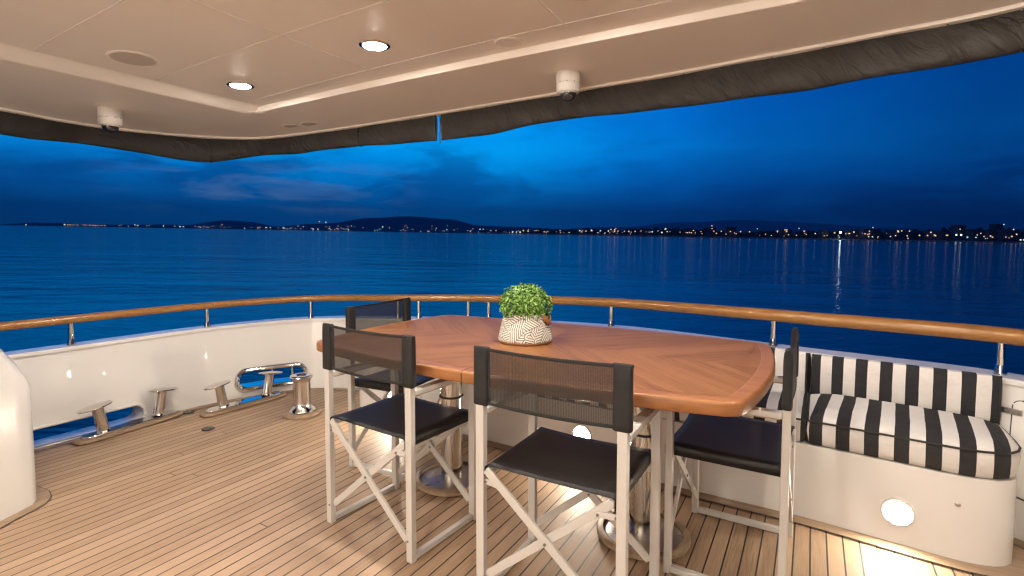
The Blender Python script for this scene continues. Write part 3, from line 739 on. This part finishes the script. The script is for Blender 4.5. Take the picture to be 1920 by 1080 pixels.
# perimeter soffit between the tray and the edge; tray recessed .05
TX0, TY1 = -3.10, 2.06          # tray: left side and stern side
TX1 = 2.0
mb = MB()
def gridsurf(mb, xs, ys, zfun, mi=0):
    m_ = len(ys); vs = [(x, y, zfun(x, y)) for x in xs for y in ys]
    mb.add(vs, [(i*m_+j, i*m_+j+1, (i+1)*m_+j+1, (i+1)*m_+j) for i in range(len(xs)-1) for j in range(m_-1)], mi)
fr_ = lambda a, b_, n_: [a+(b_-a)*k/n_ for k in range(n_+1)]
def ty(u): return 2.10 + .05*(1-((u+1.2)/1.9)**2)     # stern side of the tray bows slightly aft
# tray
n_ = 40; xs = fr_(TX0, TX1, n_); vs = []
ys = 12
for x in xs:
    for k in range(ys+1): t = k/ys; vs.append((x, -3.2+(ty(x)+3.2)*t, zc(x)+TR))
mb.add(vs, [(i*(ys+1)+j, i*(ys+1)+j+1, (i+1)*(ys+1)+j+1, (i+1)*(ys+1)+j) for i in range(n_) for j in range(ys)])
# stern bevel
prof = [(0, TR), (.004, TR-.002), (.012, .006), (.016, .001), (.022, 0)]
m_ = len(prof); vs = [(x, ty(x)+a, zc(x)+b_) for x in fr_(TX0-.10, TX1, n_) for a, b_ in prof]
mb.add(vs, [(i*m_+j, i*m_+j+1, (i+1)*m_+j+1, (i+1)*m_+j) for i in range(n_) for j in range(m_-1)])
# left bevel: broad rounded moulding
prof = [(0, TR), (-.010, TR-.002), (-.035, .020), (-.065, .006), (-.090, -.006), (-.105, -.011), (-.115, -.011), (-.12, 0)]
m_ = len(prof); ysl = fr_(-3.2, 2.10, 20); vs = [(TX0+a, y, zc(TX0)+b_) for y in ysl for a, b_ in prof]
mb.add(vs, [(i*m_+j, i*m_+j+1, (i+1)*m_+j+1, (i+1)*m_+j) for i in range(20) for j in range(m_-1)])
# perimeter: fans from inner line to the edge
inner = [Vector((TX0-.12, -3.2))]
outer_i = []
def inner_for(p):
    if p.x < -3.55 and p.y < 2.10: return Vector((TX0-.12, p.y))
    if p.y > 1.0 and p.x < -2.95: 
        return Vector((TX0-.12, min(2.14, p.y))) if p.x < -3.5 else Vector((max(TX0-.12, min(-2.9, p.x+.15)), ty(-3.0)+.0215))
    x = min(p.x, TX1); 
    return Vector((x-.0, ty(x)+.0215)) if p.y > ty(x)+.06 else Vector((p.x-.05, p.y))
rows = []
for p in E2:
    q = inner_for(p); mid_ = q.lerp(p, .55)
    rows.append([(q.x, q.y, zc(q.x)), (mid_.x, mid_.y, zc(mid_.x)-.001), (p.x, p.y, zc(p.x)-.022)])
vs = [v for r_ in rows for v in r_]
mb.add(vs, [(i*3+j, i*3+j+1, (i+1)*3+j+1, (i+1)*3+j) for i in range(len(rows)-1) for j in range(2)])
ceil = mb.build('ceiling', MAT['ceiling'], smooth=40); tag(ceil, kind='structure')
# upper side of the overhang so that it is a real slab
mb = MB(); oe = offset(E2, .02); nn_ = len(E2)
mb.add([(p.x, p.y, zc(p.x)-.03) for p in oe] + [(p.x, p.y, 2.35) for p in oe], [(i, i+1, nn_+i+1, nn_+i) for i in range(nn_-1)] + [tuple(range(nn_, 2*nn_))])
mb.build('fascia', MAT['gelcoat'], ceil, smooth=60)
# moulding end where the left bevel runs past the stern bevel
MB().lathe([(0, .004), (.05, .004), (.058, -.001), (.05, -.006), (0, -.008)], 24, c=(TX0-.065, 2.115, zc(TX0)), M=Matrix.Diagonal((1.0, .9, 1, 1))).build('moulding_end', MAT['ceiling'], ceil)
# panel seams
def seam_(pts, name='panel_seam', r=.0014): MB().tube(pts, r, 6).build(name, MAT['gelcoat'], ceil)
for v_ in (.97, 1.48, 2.0): seam_([(u_, v_, zc(u_)+TR-.0005) for u_ in fr_(-3.09, 2.0, 30)])
for u_ in (-.91, -2.02): seam_([(u_, v_, zc(u_)+TR-.0005) for v_ in fr_(-2.5, 2.0, 4)])
# edge trim with screws
inn_ = offset(E2, -.035)
mb = MB(); vs = []; sec = [(-.036, .012), (-.034, -.006), (-.004, -.014), (.004, -.012), (.004, .012)]
for i, p in enumerate(E2):
    t = (E2[min(i+1, nn_-1)]-E2[max(i-1, 0)]).normalized(); nv = Vector((-t.y, t.x))
    for a, b_ in sec: q = p + nv*a; vs.append((q.x, q.y, zc(p.x)-.024+b_))
m_ = len(sec); mb.add(vs, [(i*m_+j, i*m_+(j+1) % m_, (i+1)*m_+(j+1) % m_, (i+1)*m_+j) for i in range(nn_-1) for j in range(m_)])
mb.build('edge_trim', MAT['ceiling'], ceil, smooth=40)
mb = MB()
for i in range(60, nn_-20, 4):
    p = E2[i]; t = (E2[i+1]-E2[i-1]).normalized(); q = p - Vector((-t.y, t.x))*.02
    mb.lathe([(0, -.006), (.0045, -.005), (.0045, 0), (0, 0)], 8, c=(q.x, q.y, zc(p.x)-.0335))
o_ = mb.build('trim_screws', MAT['bolt'], ceil); o_['kind'] = 'stuff'

# rolled awnings hung from the edge, with a gap between the two rolls
iGap = min(range(nn_), key=lambda i: (E2[i]-Vector((-2.133, 2.75))).length)
def awning(i0, i1, label, straps):
    mb = MB(); vs = []; K = 22; rnd = random.Random(i0)
    idx = list(range(i0, i1+1)); L_ = len(idx)
    for a, i in enumerate(idx):
        p = E2[i]; t = (E2[min(i+1, nn_-1)]-E2[max(i-1, 0)]).normalized(); nv = Vector((-t.y, t.x))
        zt = zc(p.x)-.026; zb = EC[i].z; H = zt-zb; s = i*.05
        wob = .006*sin(s*3.1)+.004*sin(s*7.7+1)+.003*sin(s*15)
        e = min(a, L_-1-a)*.05; pinch = 1-.55*math.exp(-(e/.05)**2)
        for st_ in straps: pinch *= 1-.30*math.exp(-((i-st_)*.05/.045)**2)
        zb2 = zb + wob*.6 + (1-pinch)*.03*0
        for k in range(K):
            th = 2*pi*k/K
            c_, s_ = cos(th), sin(th)
            f_ = (1-s_)/2          # 0 at the top, 1 at the bottom
            wdt = (.010+.022*min(1, f_*1.6)**.8)*pinch
            off = .020 + math.copysign(abs(c_)**.8, c_)*wdt + .004*sin(s*11+th*2)
            z = zt - (zt-zb2)*f_
            q = p + nv*(off-.030)
            vs.append((q.x, q.y, z))
    fs = [(a*K+k, a*K+(k+1) % K, (a+1)*K+(k+1) % K, (a+1)*K+k) for a in range(L_-1) for k in range(K)] + [tuple(range(K)), tuple((L_-1)*K+k for k in range(K-1, -1, -1))]
    mb.add(vs, fs); o = mb.build('rolled_awning', MAT['awning'], smooth=70); tag(o, label, 'awning', 'rolled awnings under the ceiling edge')
    for st_ in straps:
        a = st_-i0; ring = [Vector(vs[a*K+k]) for k in range(K)]; c_ = sum(ring, Vector())/K
        MB().tube([c_+(r_-c_)*1.03 for r_ in ring], .004, 6, closed=True, sq=(2.0, .6)).build('strap', MAT['black_plastic'], o)
    for e in (0, L_-1):
        ring = [Vector(vs[e*K+k]) for k in range(K)]
        MB().tube(ring, .004, 6, closed=True).build('hem', MAT['black_plastic'], o)
    return o
def ie(u, v): return min(range(nn_), key=lambda i: (E2[i]-Vector((u, v))).length)
awning(0, iGap-1, 'dark grey rolled awning along the port side and corner, left of the gap', [ie(-3.93, 2.24), ie(-2.83, 2.70)])
awning(iGap, nn_-1, 'dark grey rolled awning across the stern, right of the gap', [ie(1.05, 2.1)])
pz = zc(-2.13)-.03; p = E2[iGap].lerp(E2[iGap-1], .5)
lc = MB().tube([(p.x, p.y+.0, pz), (p.x+.004, p.y, pz-.06), (p.x-.002, p.y, pz-.15), (p.x+.003, p.y, pz-.185)], .0035, 6).build('awning_cord', MAT['black_plastic'])
tag(lc, 'thin black cord hanging in the gap between the two awnings', 'cord')

# ------------------------------------------------------------------ downlights, speaker, covers, cameras
def downlight(u, v, label):
    z = zc(u)+TR
    root = empty('ceiling_downlight', (u, v, z)); root.rotation_euler = (0, .0214*(u+1.4), 0)
    MB().lathe([(.070, 0), (.070, -.004), (.066, -.007), (.056, -.008), (.052, -.004), (.052, -.001)], 40).build('trim_ring', MAT['steel'], root)
    MB().lathe([(0, -.0015), (.0515, -.0015), (.0508, -.0062), (.044, -.0085), (.028, -.0105), (0, -.0115)], 36).build('lens', MAT['down'], root)
    tag(root, label, 'light', 'ceiling downlights'); return root
downlight(-2.81, 1.787, 'lit round downlight nearest the ceiling corner, left')
downlight(-1.76, 1.775, 'lit round downlight in the middle of the ceiling tray, the fully visible brightest one')
downlight(-.728, 1.77, 'lit downlight cut by the top edge of the picture')
for (u, v) in ((.33, 1.80), (-2.15, -.35), (-1.75, .15), (-.65, -.2), (.35, .1), (-1.75, -1.6), (-.2, -1.7)):
    downlight(u, v, 'ceiling downlight over the forward part of the deck, outside the view')
def disc(name, u, v, r, mat, label, cat, dz, ringr=None):
    z = zc(u)+dz
    o = MB().lathe([(r*1.16, 0), (r*1.16, -.002), (r*1.04, -.005), (r, -.004), (r, 0)], 40).build(name, MAT['ceiling'], loc=(u, v, z), rot=(0, .0214*(u+1.4), 0))
    MB().lathe([(0, -.001), (r*.995, -.001), (r*.99, -.0035), (0, -.0045)], 40).build('grille' if mat != 'ceiling' else 'plate', MAT[mat], o)
    tag(o, label, cat); return o
disc('ceiling_speaker', -2.846, 1.270, .092, 'grille', 'flush round loudspeaker with grey mesh in the ceiling, upper left', 'speaker', TR)
disc('round_cover', -1.215, 2.06, .055, 'ceiling', 'plain round blanking cover beside the long ceiling moulding', 'cover', TR)
disc('round_cover', -3.253, 2.45, .052, 'grille', 'left of two small round grey covers near the ceiling edge', 'cover', -.004)
disc('round_cover', -3.10, 2.48, .052, 'grille', 'right of two small round grey covers near the ceiling edge', 'cover', -.006)
def seccam(u, v, label):
    root = empty('security_camera', (u, v, zc(u)-.012))
    MB().lathe([(0, .012), (.060, .012), (.0625, 0), (.0625, -.040), (.061, -.043), (.060, -.045), (.0625, -.047), (.0615, -.080), (.057, -.088), (.043, -.090), (0, -.088)], 40).build('housing', MAT['white_plastic'], root)
    dm = MB().lathe([(.042, -.088), (.0425, -.096), (.040, -.108), (.032, -.121), (.020, -.128), (.008, -.1305), (0, -.131)], 32).build('dome', MAT['dome'], root)
    rg = MB().lathe([(.043, -.089), (.049, -.090), (.049, -.093), (.043, -.094)], 32).build('dome_ring', MAT['white_plastic'], dm)
    for k in range(10):
        t = 2*pi*k/10; MB().tube([(.0615*cos(t), .0615*sin(t), -.044), (.0635*cos(t), .0635*sin(t), -.044)], .003, 6).build('screw', MAT['bolt'], root)
    tag(root, label, 'camera', 'security cameras on the ceiling'); return root
seccam(-3.745, 1.53, 'white dome security camera by the awning at the left')
seccam(-1.115, 2.50, 'white dome security camera by the awning right of the awning gap')

# cabin bulkhead behind the viewer: closes the covered deck, with an added glowing door pane
mb = MB().box((-4.0, -3.3, 0), (-2.6, -3.2, 2.1)).box((.2, -3.3, 0), (1.2, -3.2, 2.1)).box((-2.6, -3.3, 1.95), (.2, -3.2, 2.1))
cb = mb.build('cabin_bulkhead', MAT['gelcoat']); tag(cb, kind='structure')
MB().box((-2.6, -3.27, .0), (.2, -3.25, 1.95)).build('fill_glow_door', emis('added_saloon_glow', (1, .86, .72), 4.0), cb)  # unseen glow put in to brighten the ceiling and chair backs

# ------------------------------------------------------------------ sea, land, town
def seaobj(o): o.matrix_world = SEA @ Matrix.Translation((0, 0, 0)); return o
mb = MB(); mb.add([(-30000, -30000, SEAZ), (30000, -30000, SEAZ), (30000, 30000, SEAZ), (-30000, 30000, SEAZ)], [(0, 1, 2, 3)])
sea = seaobj(mb.build('sea', MAT['sea'], smooth=0)); tag(sea, kind='structure')
def Dx(px): return 4.2*F/(1.0 + 3.0*max(0, px)/1920)          # distance ahead of the waterline under image column px
def shore(px, back=0):
    D = Dx(px)+back; return ((px-954.3)/F*Dx(px)*(1+back/Dx(px)), D)
def pxm(px, dpx, back=0): return dpx/F*(Dx(px)+back)            # metres that subtend dpx there
rnd = random.Random(11)
def nz(x, s): return sin(x*s*1.0+1.3)*.5+sin(x*s*2.3+.4)*.28+sin(x*s*5.1+2)*.16+sin(x*s*11.7)*.09
# low land strip: bank, shelf and back slope
mb = MB(); cols = list(range(-400, 2401, 20)); rowsb = [0, 8, 60, 400, 900]
vs = []
for px in cols:
    top = 5+3*nz(px, .01) if px < 900 else (5+(px-900)*.012)
    for k, bk in enumerate(rowsb):
        x, y = shore(px, bk); z = [0, pxm(px, 2.2), pxm(px, 3.0), pxm(px, top*.8), pxm(px, top)][k]
        if px < 60: z *= max(0, (px+0)/60)
        vs.append((x, y, SEAZ-.3+z))
m_ = len(rowsb); mb.add(vs, [(i*m_+j, i*m_+j+1, (i+1)*m_+j+1, (i+1)*m_+j) for i in range(len(cols)-1) for j in range(m_-1)])
land = seaobj(mb.build('shore_land', MAT['hill'])); tag(land, kind='structure')
# ranges of hills: silhouette heights above the horizon in the distance
def hills(name, prof, dist, mat):
    mb = MB(); vs = []; P = []
    for (x0, h0), (x1, h1) in zip(prof, prof[1:]):
        k = max(1, int(abs(x1-x0)/12))
        for j in range(k): t = j/k; t2 = t*t*(3-2*t); P.append((x0+(x1-x0)*t, h0+(h1-h0)*t2))
    P.append(prof[-1])
    for px, h_ in P:
        hh = h_ + (.8*nz(px, .045) if h_ > 2 else 0)
        for k, (bk, f_) in enumerate(((-.10, 0), (-.05, .45), (-.02, .8), (0, 1.0), (.06, 0))):
            D = dist*(1+bk); vs.append(((px-954.3)/F*D, D, SEAZ-1 + f_*hh/F*dist))
    mb.add(vs, [(i*5+j, i*5+j+1, (i+1)*5+j+1, (i+1)*5+j) for i in range(len(P)-1) for j in range(4)])
    o = seaobj(mb.build(name, mat)); tag(o, kind='structure'); return o
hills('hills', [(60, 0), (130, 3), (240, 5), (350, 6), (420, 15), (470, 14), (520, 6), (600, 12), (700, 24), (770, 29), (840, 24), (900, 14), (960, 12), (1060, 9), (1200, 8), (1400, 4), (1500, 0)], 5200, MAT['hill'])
m, nt, b = newmat('hazy_far_hills'); setp(b, Base_Color=(.5, .62, .7), Roughness=1.0); b.inputs['Specular IOR Level'].default_value = 0  # haze over the far range is part of this base colour
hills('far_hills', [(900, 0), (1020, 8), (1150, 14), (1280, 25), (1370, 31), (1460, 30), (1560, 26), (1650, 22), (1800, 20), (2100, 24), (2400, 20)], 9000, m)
# wooded belt behind the right-hand shore
mb = MB()
ico = bmesh.new(); bmesh.ops.create_icosphere(ico, subdivisions=1, radius=1); iv = [v.co.copy() for v in ico.verts]; if_ = [tuple(v.index for v in f.verts) for f in ico.faces]; ico.free()
def hz(px):   # height of the wooded skyline over the waterline, in image px
    if px < 900: return 4+2*nz(px, .03)
    if px < 1150: return 9+3*nz(px, .03)+(px-900)*.02
    return 17+3.2*nz(px, .025)+(max(0, px-1480))*.032+2*nz(px, .11)
for k in range(5200):
    px = rnd.uniform(80, 2150)
    if px < 1000 and rnd.random() < .6: continue
    lev = rnd.random(); bk = 20+lev*260; H = hz(px)*(.25+.75*lev)*rnd.uniform(.7, 1.0)
    x, y = shore(px, bk); r_ = pxm(px, rnd.uniform(1.6, 3.6), bk); z = SEAZ + pxm(px, H, bk) - r_
    sc = (r_*rnd.uniform(.8, 1.5), r_, r_*rnd.uniform(.7, 1.25))
    mb.add([(x+p.x*sc[0]*rnd.uniform(.75, 1.2), y+p.y*sc[1], z+p.z*sc[2]*rnd.uniform(.75, 1.2)) for p in iv], if_)
trees = seaobj(mb.build('shore_wood', MAT['trees'], smooth=0)); tag(trees, 'dark belt of trees along the far shore', 'trees', kind='stuff')
# blocks of flats on the right shore
def block(px, wpx, hpx, zpx, bk, k):
    x, y = shore(px, bk); w_ = pxm(px, wpx, bk); h_ = pxm(px, hpx, bk); z = SEAZ+pxm(px, zpx, bk)
    mb = MB(); d_ = w_*.6; mb.box((-w_/2, 0, -8), (w_/2, d_, h_)).box((-w_/2-.4, -.5, h_), (w_/2+.4, d_+.5, h_+.6))
    fl_ = max(2, int(h_/3.1)); nw = max(2, int(w_/4.5))
    for f_ in range(fl_):
        for c_ in range(nw):
            lit = rnd.random() < .08
            x0 = -w_/2+(c_+.25)*w_/nw; z0 = (f_+.3)*h_/fl_
            mb.box((x0, -.06, z0), (x0+w_/nw*.5, -.01, z0+h_/fl_*.5), mi=2 if lit else 1)
        mb.box((-w_/2+.2, -.9, (f_+.02)*h_/fl_), (w_/2-.2, -.07, (f_+.08)*h_/fl_))
    o = mb.build('apartment_block', [MAT['facade'], MAT['window'], MAT['litwin']], smooth=0)
    o.matrix_world = SEA @ Matrix.Translation((x, y, z)) @ Matrix.Rotation(rnd.uniform(-.3, .3), 4, 'Z')
    tag(o, 'small pale apartment block among the trees on the far shore', 'building', 'apartment blocks along the far shore')
for k, (px, wp, hp, zp) in enumerate(((1090, 16, 7, 5), (1150, 14, 8, 5), (1210, 18, 8, 6), (1290, 20, 9, 7), (1335, 14, 10, 8), (1370, 18, 12, 8), (1475, 16, 11, 7), (1545, 14, 9, 8), (1600, 20, 11, 8), (1634, 30, 13, 8), (1690, 34, 12, 8), (1757, 26, 10, 9), (1830, 22, 12, 12), (1895, 30, 11, 14), (1800, 20, 9, 22), (1870, 18, 8, 26), (1860, 16, 9, 14), (1030, 14, 5, 4), (980, 12, 5, 3), (1250, 12, 9, 6))):
    block(px, wp, hp, zp, 15+rnd.uniform(0, 30), k)
# shore lamps
def lampmesh(name, col, st):
    mb = MB(); mb.add(iv, if_, 0); mb.tube([(0, 0, -9), (0, 0, -.9)], .12, 5, mi=1)
    o = mb.build(name, [emis(name+'_glow', col, st), MAT['bolt']], smooth=0); me = o.data; bpy.data.objects.remove(o); return me
LM = {'w': lampmesh('lamp_warm', (1, .58, .22), 1.15), 'h': lampmesh('lamp_white', (.95, .95, .9), 1.2), 'c': lampmesh('lamp_cool', (.5, .95, 1), 1.15), 'r': lampmesh('lamp_rose', (1, .62, .5), 1.0), 'S': lampmesh('lamp_flood', (.85, 1, .95), 26), 'T': lampmesh('lamp_twin', (.85, 1, .95), 5)}
LBL = {'w': ('orange lamp shining on the far shore', 'orange lamps along the far shore'), 'h': ('white lamp shining on the far shore', 'white lamps along the far shore'),
       'c': ('blue-green lamp shining on the far shore', 'blue-green lamps along the far shore'), 'r': ('pinkish lamp shining on the far shore', 'pinkish lamps along the far shore'), 'S': (None, None)}
def lamp(px, hpx, size, c, label=None):
    bk = 4 if hpx < 9 else 12
    x, y = shore(px, bk); o = bpy.data.objects.new('shore_lamp', LM[c]); C.objects.link(o)
    r_ = pxm(px, size*.5, bk)
    o.matrix_world = SEA @ Matrix.Translation((x, y, SEAZ+pxm(px, hpx, bk))) @ Matrix.Scale(r_, 4)
    tag(o, label or LBL[c][0], 'lamp', None if label else LBL[c][1])
# (x, height over the waterline, size, colour)
key = [(1201, 10, 2.2, 'w'), (1222, 9, 3, 'c'), (1247, 15, 3, 'c'), (1240, 8, 3, 'h'), (1274, 9, 1.6, 'r'), (1292, 9, 2, 'h'), (1313, 11, 2, 'w'), (1315, 7, 1.8, 'w'), (1333, 22, 2.4, 'r'), (1337, 12, 2.4, 'w'), (1342, 8, 2.4, 'w'), (1351, 12, 2.4, 'w'), (1368, 12, 2.4, 'w'), (1360, 7, 2, 'w'), (1387, 12, 2.6, 'w'), (1379, 8, 2, 'w'), (1404, 12, 2.6, 'w'), (1418, 18, 1.6, 'h'), (1434, 8, 2, 'w'), (1445, 6, 1.6, 'h'), (1456, 14, 3, 'w'), (1473, 14, 3, 'w'), (1477, 8, 2.2, 'w'), (1492, 7, 2.2, 'w'), (1496, 20, 2, 'c'), (1506, 15, 3, 'w'), (1510, 9, 2, 'w'), (1527, 11, 2.2, 'h'), (1544, 7, 1.8, 'w'), (1563, 13, 3, 'w'), (1584, 12, 2.2, 'w'), (1589, 12, 2, 'r'), (1599, 15, 2.6, 'h'), (1605, 8, 1.6, 'w'), (1625, 11, 2.6, 'r'), (1627, 7, 2.2, 'h'), (1634, 7, 2.2, 'h'), (1634, 24, 2, 'h'), (1668, 8, 2, 'h'), (1682, 17, 2.4, 'h'), (1701, 5, 2, 'h'), (1722, 11, 3, 'w'), (1737, 11, 2.8, 'w'), (1743, 17, 2.4, 'h'), (1750, 12, 3, 'r'), (1773, 12, 3, 'w'), (1775, 12, 2, 'w'), (1812, 9, 2.8, 'c'), (1828, 9, 2.4, 'c'), (1843, 11, 2.4, 'r'), (1855, 12, 3, 'r'), (1859, 10, 2.4, 'w'), (1878, 34, 2.2, 'c'), (1897, 25, 2.4, 'h'), (1895, 12, 3, 'w'), (1912, 6, 3, 'h'), (1918, 6, 3, 'c'), (1108, 10, 2.4, 'h'), (1098, 8, 2.2, 'h'), (1125, 9, 2.8, 'c'), (1140, 9, 2.6, 'h'), (1154, 14, 2, 'r'), (1158, 9, 2.4, 'w'), (1170, 9, 2.2, 'w'), (1178, 9, 2.6, 'w'), (1190, 9, 2.6, 'w'), (1086, 9, 2, 'c'), (961, 4, 3, 'h'), (968, 4, 2.4, 'h'), (975, 4, 3, 'h'), (900, 8, 2.4, 'c'), (906, 8, 2, 'c'), (930, 6, 2, 'w'), (600, 17, 2.2, 'w'), (612, 16, 2.2, 'h'), (718, 9, 2.6, 'c'), (560, 8, 2, 'r'), (570, 7, 2, 'r'), (500, 4, 2.2, 'h'), (508, 4, 2, 'c'), (340, 3, 2, 'c'), (346, 3, 2, 'c'), (255, 5, 2, 'h'), (52, 1.5, 2.4, 'h'), (124, 3, 2.8, 'h'), (418, 8, 2, 'w'), (588, 3, 2.4, 'h'), (597, 3, 2.2, 'h')]
for a in key: lamp(*a)
lamp(1574, 14, 3.4, 'S', 'brightest white floodlight on the far shore, casting the long streak on the water')
lamp(1791, 13, 2.6, 'T', 'left of the twin bright floodlights on the right-hand shore'); lamp(1800, 13, 2.6, 'T', 'right of the twin bright floodlights on the right-hand shore')
for k in range(200):
    t = rnd.random()
    if t < .16: px = rnd.uniform(128, 205); h_ = 2.6+rnd.uniform(-.5, .5); c = 'w'; s_ = 1.5
    elif t < .42: px = rnd.uniform(220, 660); h_ = rnd.uniform(2, 5); c = rnd.choice('hhcrw'); s_ = rnd.uniform(1, 1.8)
    elif t < .68: px = rnd.uniform(600, 960); h_ = abs(rnd.gauss(3, 4))+2; c = rnd.choice('hrwwc'); s_ = rnd.uniform(.9, 1.7)
    elif t < .86: px = rnd.uniform(960, 1230); h_ = rnd.uniform(4, 9); c = rnd.choice('whwrh'); s_ = rnd.uniform(1, 1.9)
    else: px = rnd.uniform(1230, 1920); h_ = rnd.uniform(5, 14); c = rnd.choice('wwwrh'); s_ = rnd.uniform(1, 1.9)
    lamp(px, h_, s_, c)

# ------------------------------------------------------------------ evening haze over the water
m = bpy.data.materials.new('evening_haze'); m.use_nodes = True; nt = m.node_tree; nt.nodes.clear()
pv = nt.nodes.new('ShaderNodeVolumePrincipled'); mo = nt.nodes.new('ShaderNodeOutputMaterial'); L(nt, pv.outputs[0], mo.inputs['Volume'])
pv.inputs['Color'].default_value = (.72, .80, 1, 1); pv.inputs['Density'].default_value = HAZE
hzb = seaobj(MB().box((-13000, -3000, SEAZ-2.5), (13000, 9700, 420)).build('haze', m, smooth=0)); tag(hzb, 'thin blue evening haze over the bay', 'haze', kind='stuff')

# ------------------------------------------------------------------ dusk sky
W = bpy.data.worlds.new('World'); S.world = W; W.use_nodes = True; nt = W.node_tree
bg = nt.nodes['Background']
tc = nt.nodes.new('ShaderNodeTexCoord')
mp = nt.nodes.new('ShaderNodeVectorRotate'); mp.rotation_type = 'EULER_XYZ'; mp.invert = True
mp.inputs['Rotation'].default_value = SEA.to_3x3().to_euler(); L(nt, tc.outputs['Generated'], mp.inputs['Vector'])
sp = nt.nodes.new('ShaderNodeSeparateXYZ'); L(nt, mp.outputs[0], sp.inputs[0])
el = mth(nt, 'MULTIPLY', mth(nt, 'ARCSINE', sp.outputs[2]), 57.2958)
az = mth(nt, 'MULTIPLY', mth(nt, 'ARCTAN2', sp.outputs[0], sp.outputs[1]), 57.2958)
cl1 = noise(nt, comb(nt, mth(nt, 'MULTIPLY', az, .05), mth(nt, 'MULTIPLY', el, .15), 0.0), 1.3, 6, .55, .6)
cl2 = noise(nt, comb(nt, mth(nt, 'MULTIPLY', az, .035), mth(nt, 'MULTIPLY', el, .125), 7.0), 2.6, 6, .6, .5)
elw = mth(nt, 'ADD', el, mth(nt, 'MULTIPLY', mth(nt, 'SUBTRACT', cl1, .5), 5.0))
base = ramp(nt, mth(nt, 'DIVIDE', mth(nt, 'MAXIMUM', elw, 0), 40), [(0, (.0012, .085, .300)), (.05, (.0012, .092, .33)), (.10, (.001, .135, .46)), (.155, (.0, .23, .70)), (.22, (.0, .33, .88)), (.34, (.0, .25, .80)), (.55, (.001, .09, .42)), (1, (.003, .02, .12))])
azf = ramp(nt, mth(nt, 'MULTIPLY_ADD', az, 1/180, .5), [(.0, (.12, .13, .18)), (.20, (.65, .75, .82)), (.30, (.9, .94, .97)), (.50, (1, 1, 1)), (.57, (.7, .62, .78)), (.64, (.4, .34, .50)), (.73, (.4, .17, .27)), (1, (.12, .10, .16))])
colr = mixc(nt, 1.0, base, azf, 'MULTIPLY')
# darker cloud banks, mostly low on the left
leftw = ramp(nt, mth(nt, 'MULTIPLY_ADD', az, 1/180, .5), [(.0, (1, 1, 1)), (.42, (1, 1, 1)), (.58, (.55, .55, .55)), (1, (.35, .35, .35))])
ck = ramp(nt, cl2, [(.47, (0, 0, 0)), (.64, (1, 1, 1))])
eb = ramp(nt, mth(nt, 'DIVIDE', mth(nt, 'MAXIMUM', el, 0), 40), [(0, (.4, .4, .4)), (.09, (.9, .9, .9)), (.15, (.95, .95, .95)), (.22, (.6, .6, .6)), (.32, (.3, .3, .3)), (1, (0, 0, 0))])
fac = mixc(nt, 1.0, mixc(nt, 1.0, ck, eb, 'MULTIPLY'), leftw, 'MULTIPLY')
facv = mth(nt, 'MULTIPLY', fac, .85)
colr = mixc(nt, facv, colr, (.0008, .075, .30))
# rosy wisps low at the left
wn1 = noise(nt, comb(nt, mth(nt, 'MULTIPLY', az, .05), mth(nt, 'MULTIPLY', el, .28), 3.0), 2.2, 5, .55, .4)
wf = mth(nt, 'MULTIPLY', ramp(nt, wn1, [(.44, (0, 0, 0)), (.68, (1, 1, 1))]), ramp(nt, mth(nt, 'DIVIDE', mth(nt, 'MAXIMUM', el, 0), 40), [(.03, (0, 0, 0)), (.08, (1, 1, 1)), (.13, (.8, .8, .8)), (.18, (0, 0, 0))]))
wf = mth(nt, 'MULTIPLY', wf, ramp(nt, mth(nt, 'MULTIPLY_ADD', az, 1/180, .5), [(.28, (0, 0, 0)), (.33, (1, 1, 1)), (.40, (1, 1, 1)), (.45, (0, 0, 0))]))
colr = mixc(nt, mth(nt, 'MULTIPLY', wf, .75), colr, (.12, .23, .46))
L(nt, colr, bg.inputs['Color']); bg.inputs['Strength'].default_value = 1.32

# ------------------------------------------------------------------ render settings
vs_ = S.view_settings; vs_.view_transform = 'Standard'; vs_.look = 'None'; vs_.exposure = 0; vs_.gamma = 1; vs_.use_curve_mapping = False
cy = S.cycles; cy.use_denoising = True; cy.max_bounces = 10; cy.diffuse_bounces = 5; cy.glossy_bounces = 5; cy.transparent_max_bounces = 16
cy.sample_clamp_indirect = 6; cy.caustics_reflective = False; cy.caustics_refractive = False; cy.use_light_tree = True
cy.filter_width = 1.3
try: cy.denoiser = 'OPENIMAGEDENOISE'
except Exception: pass
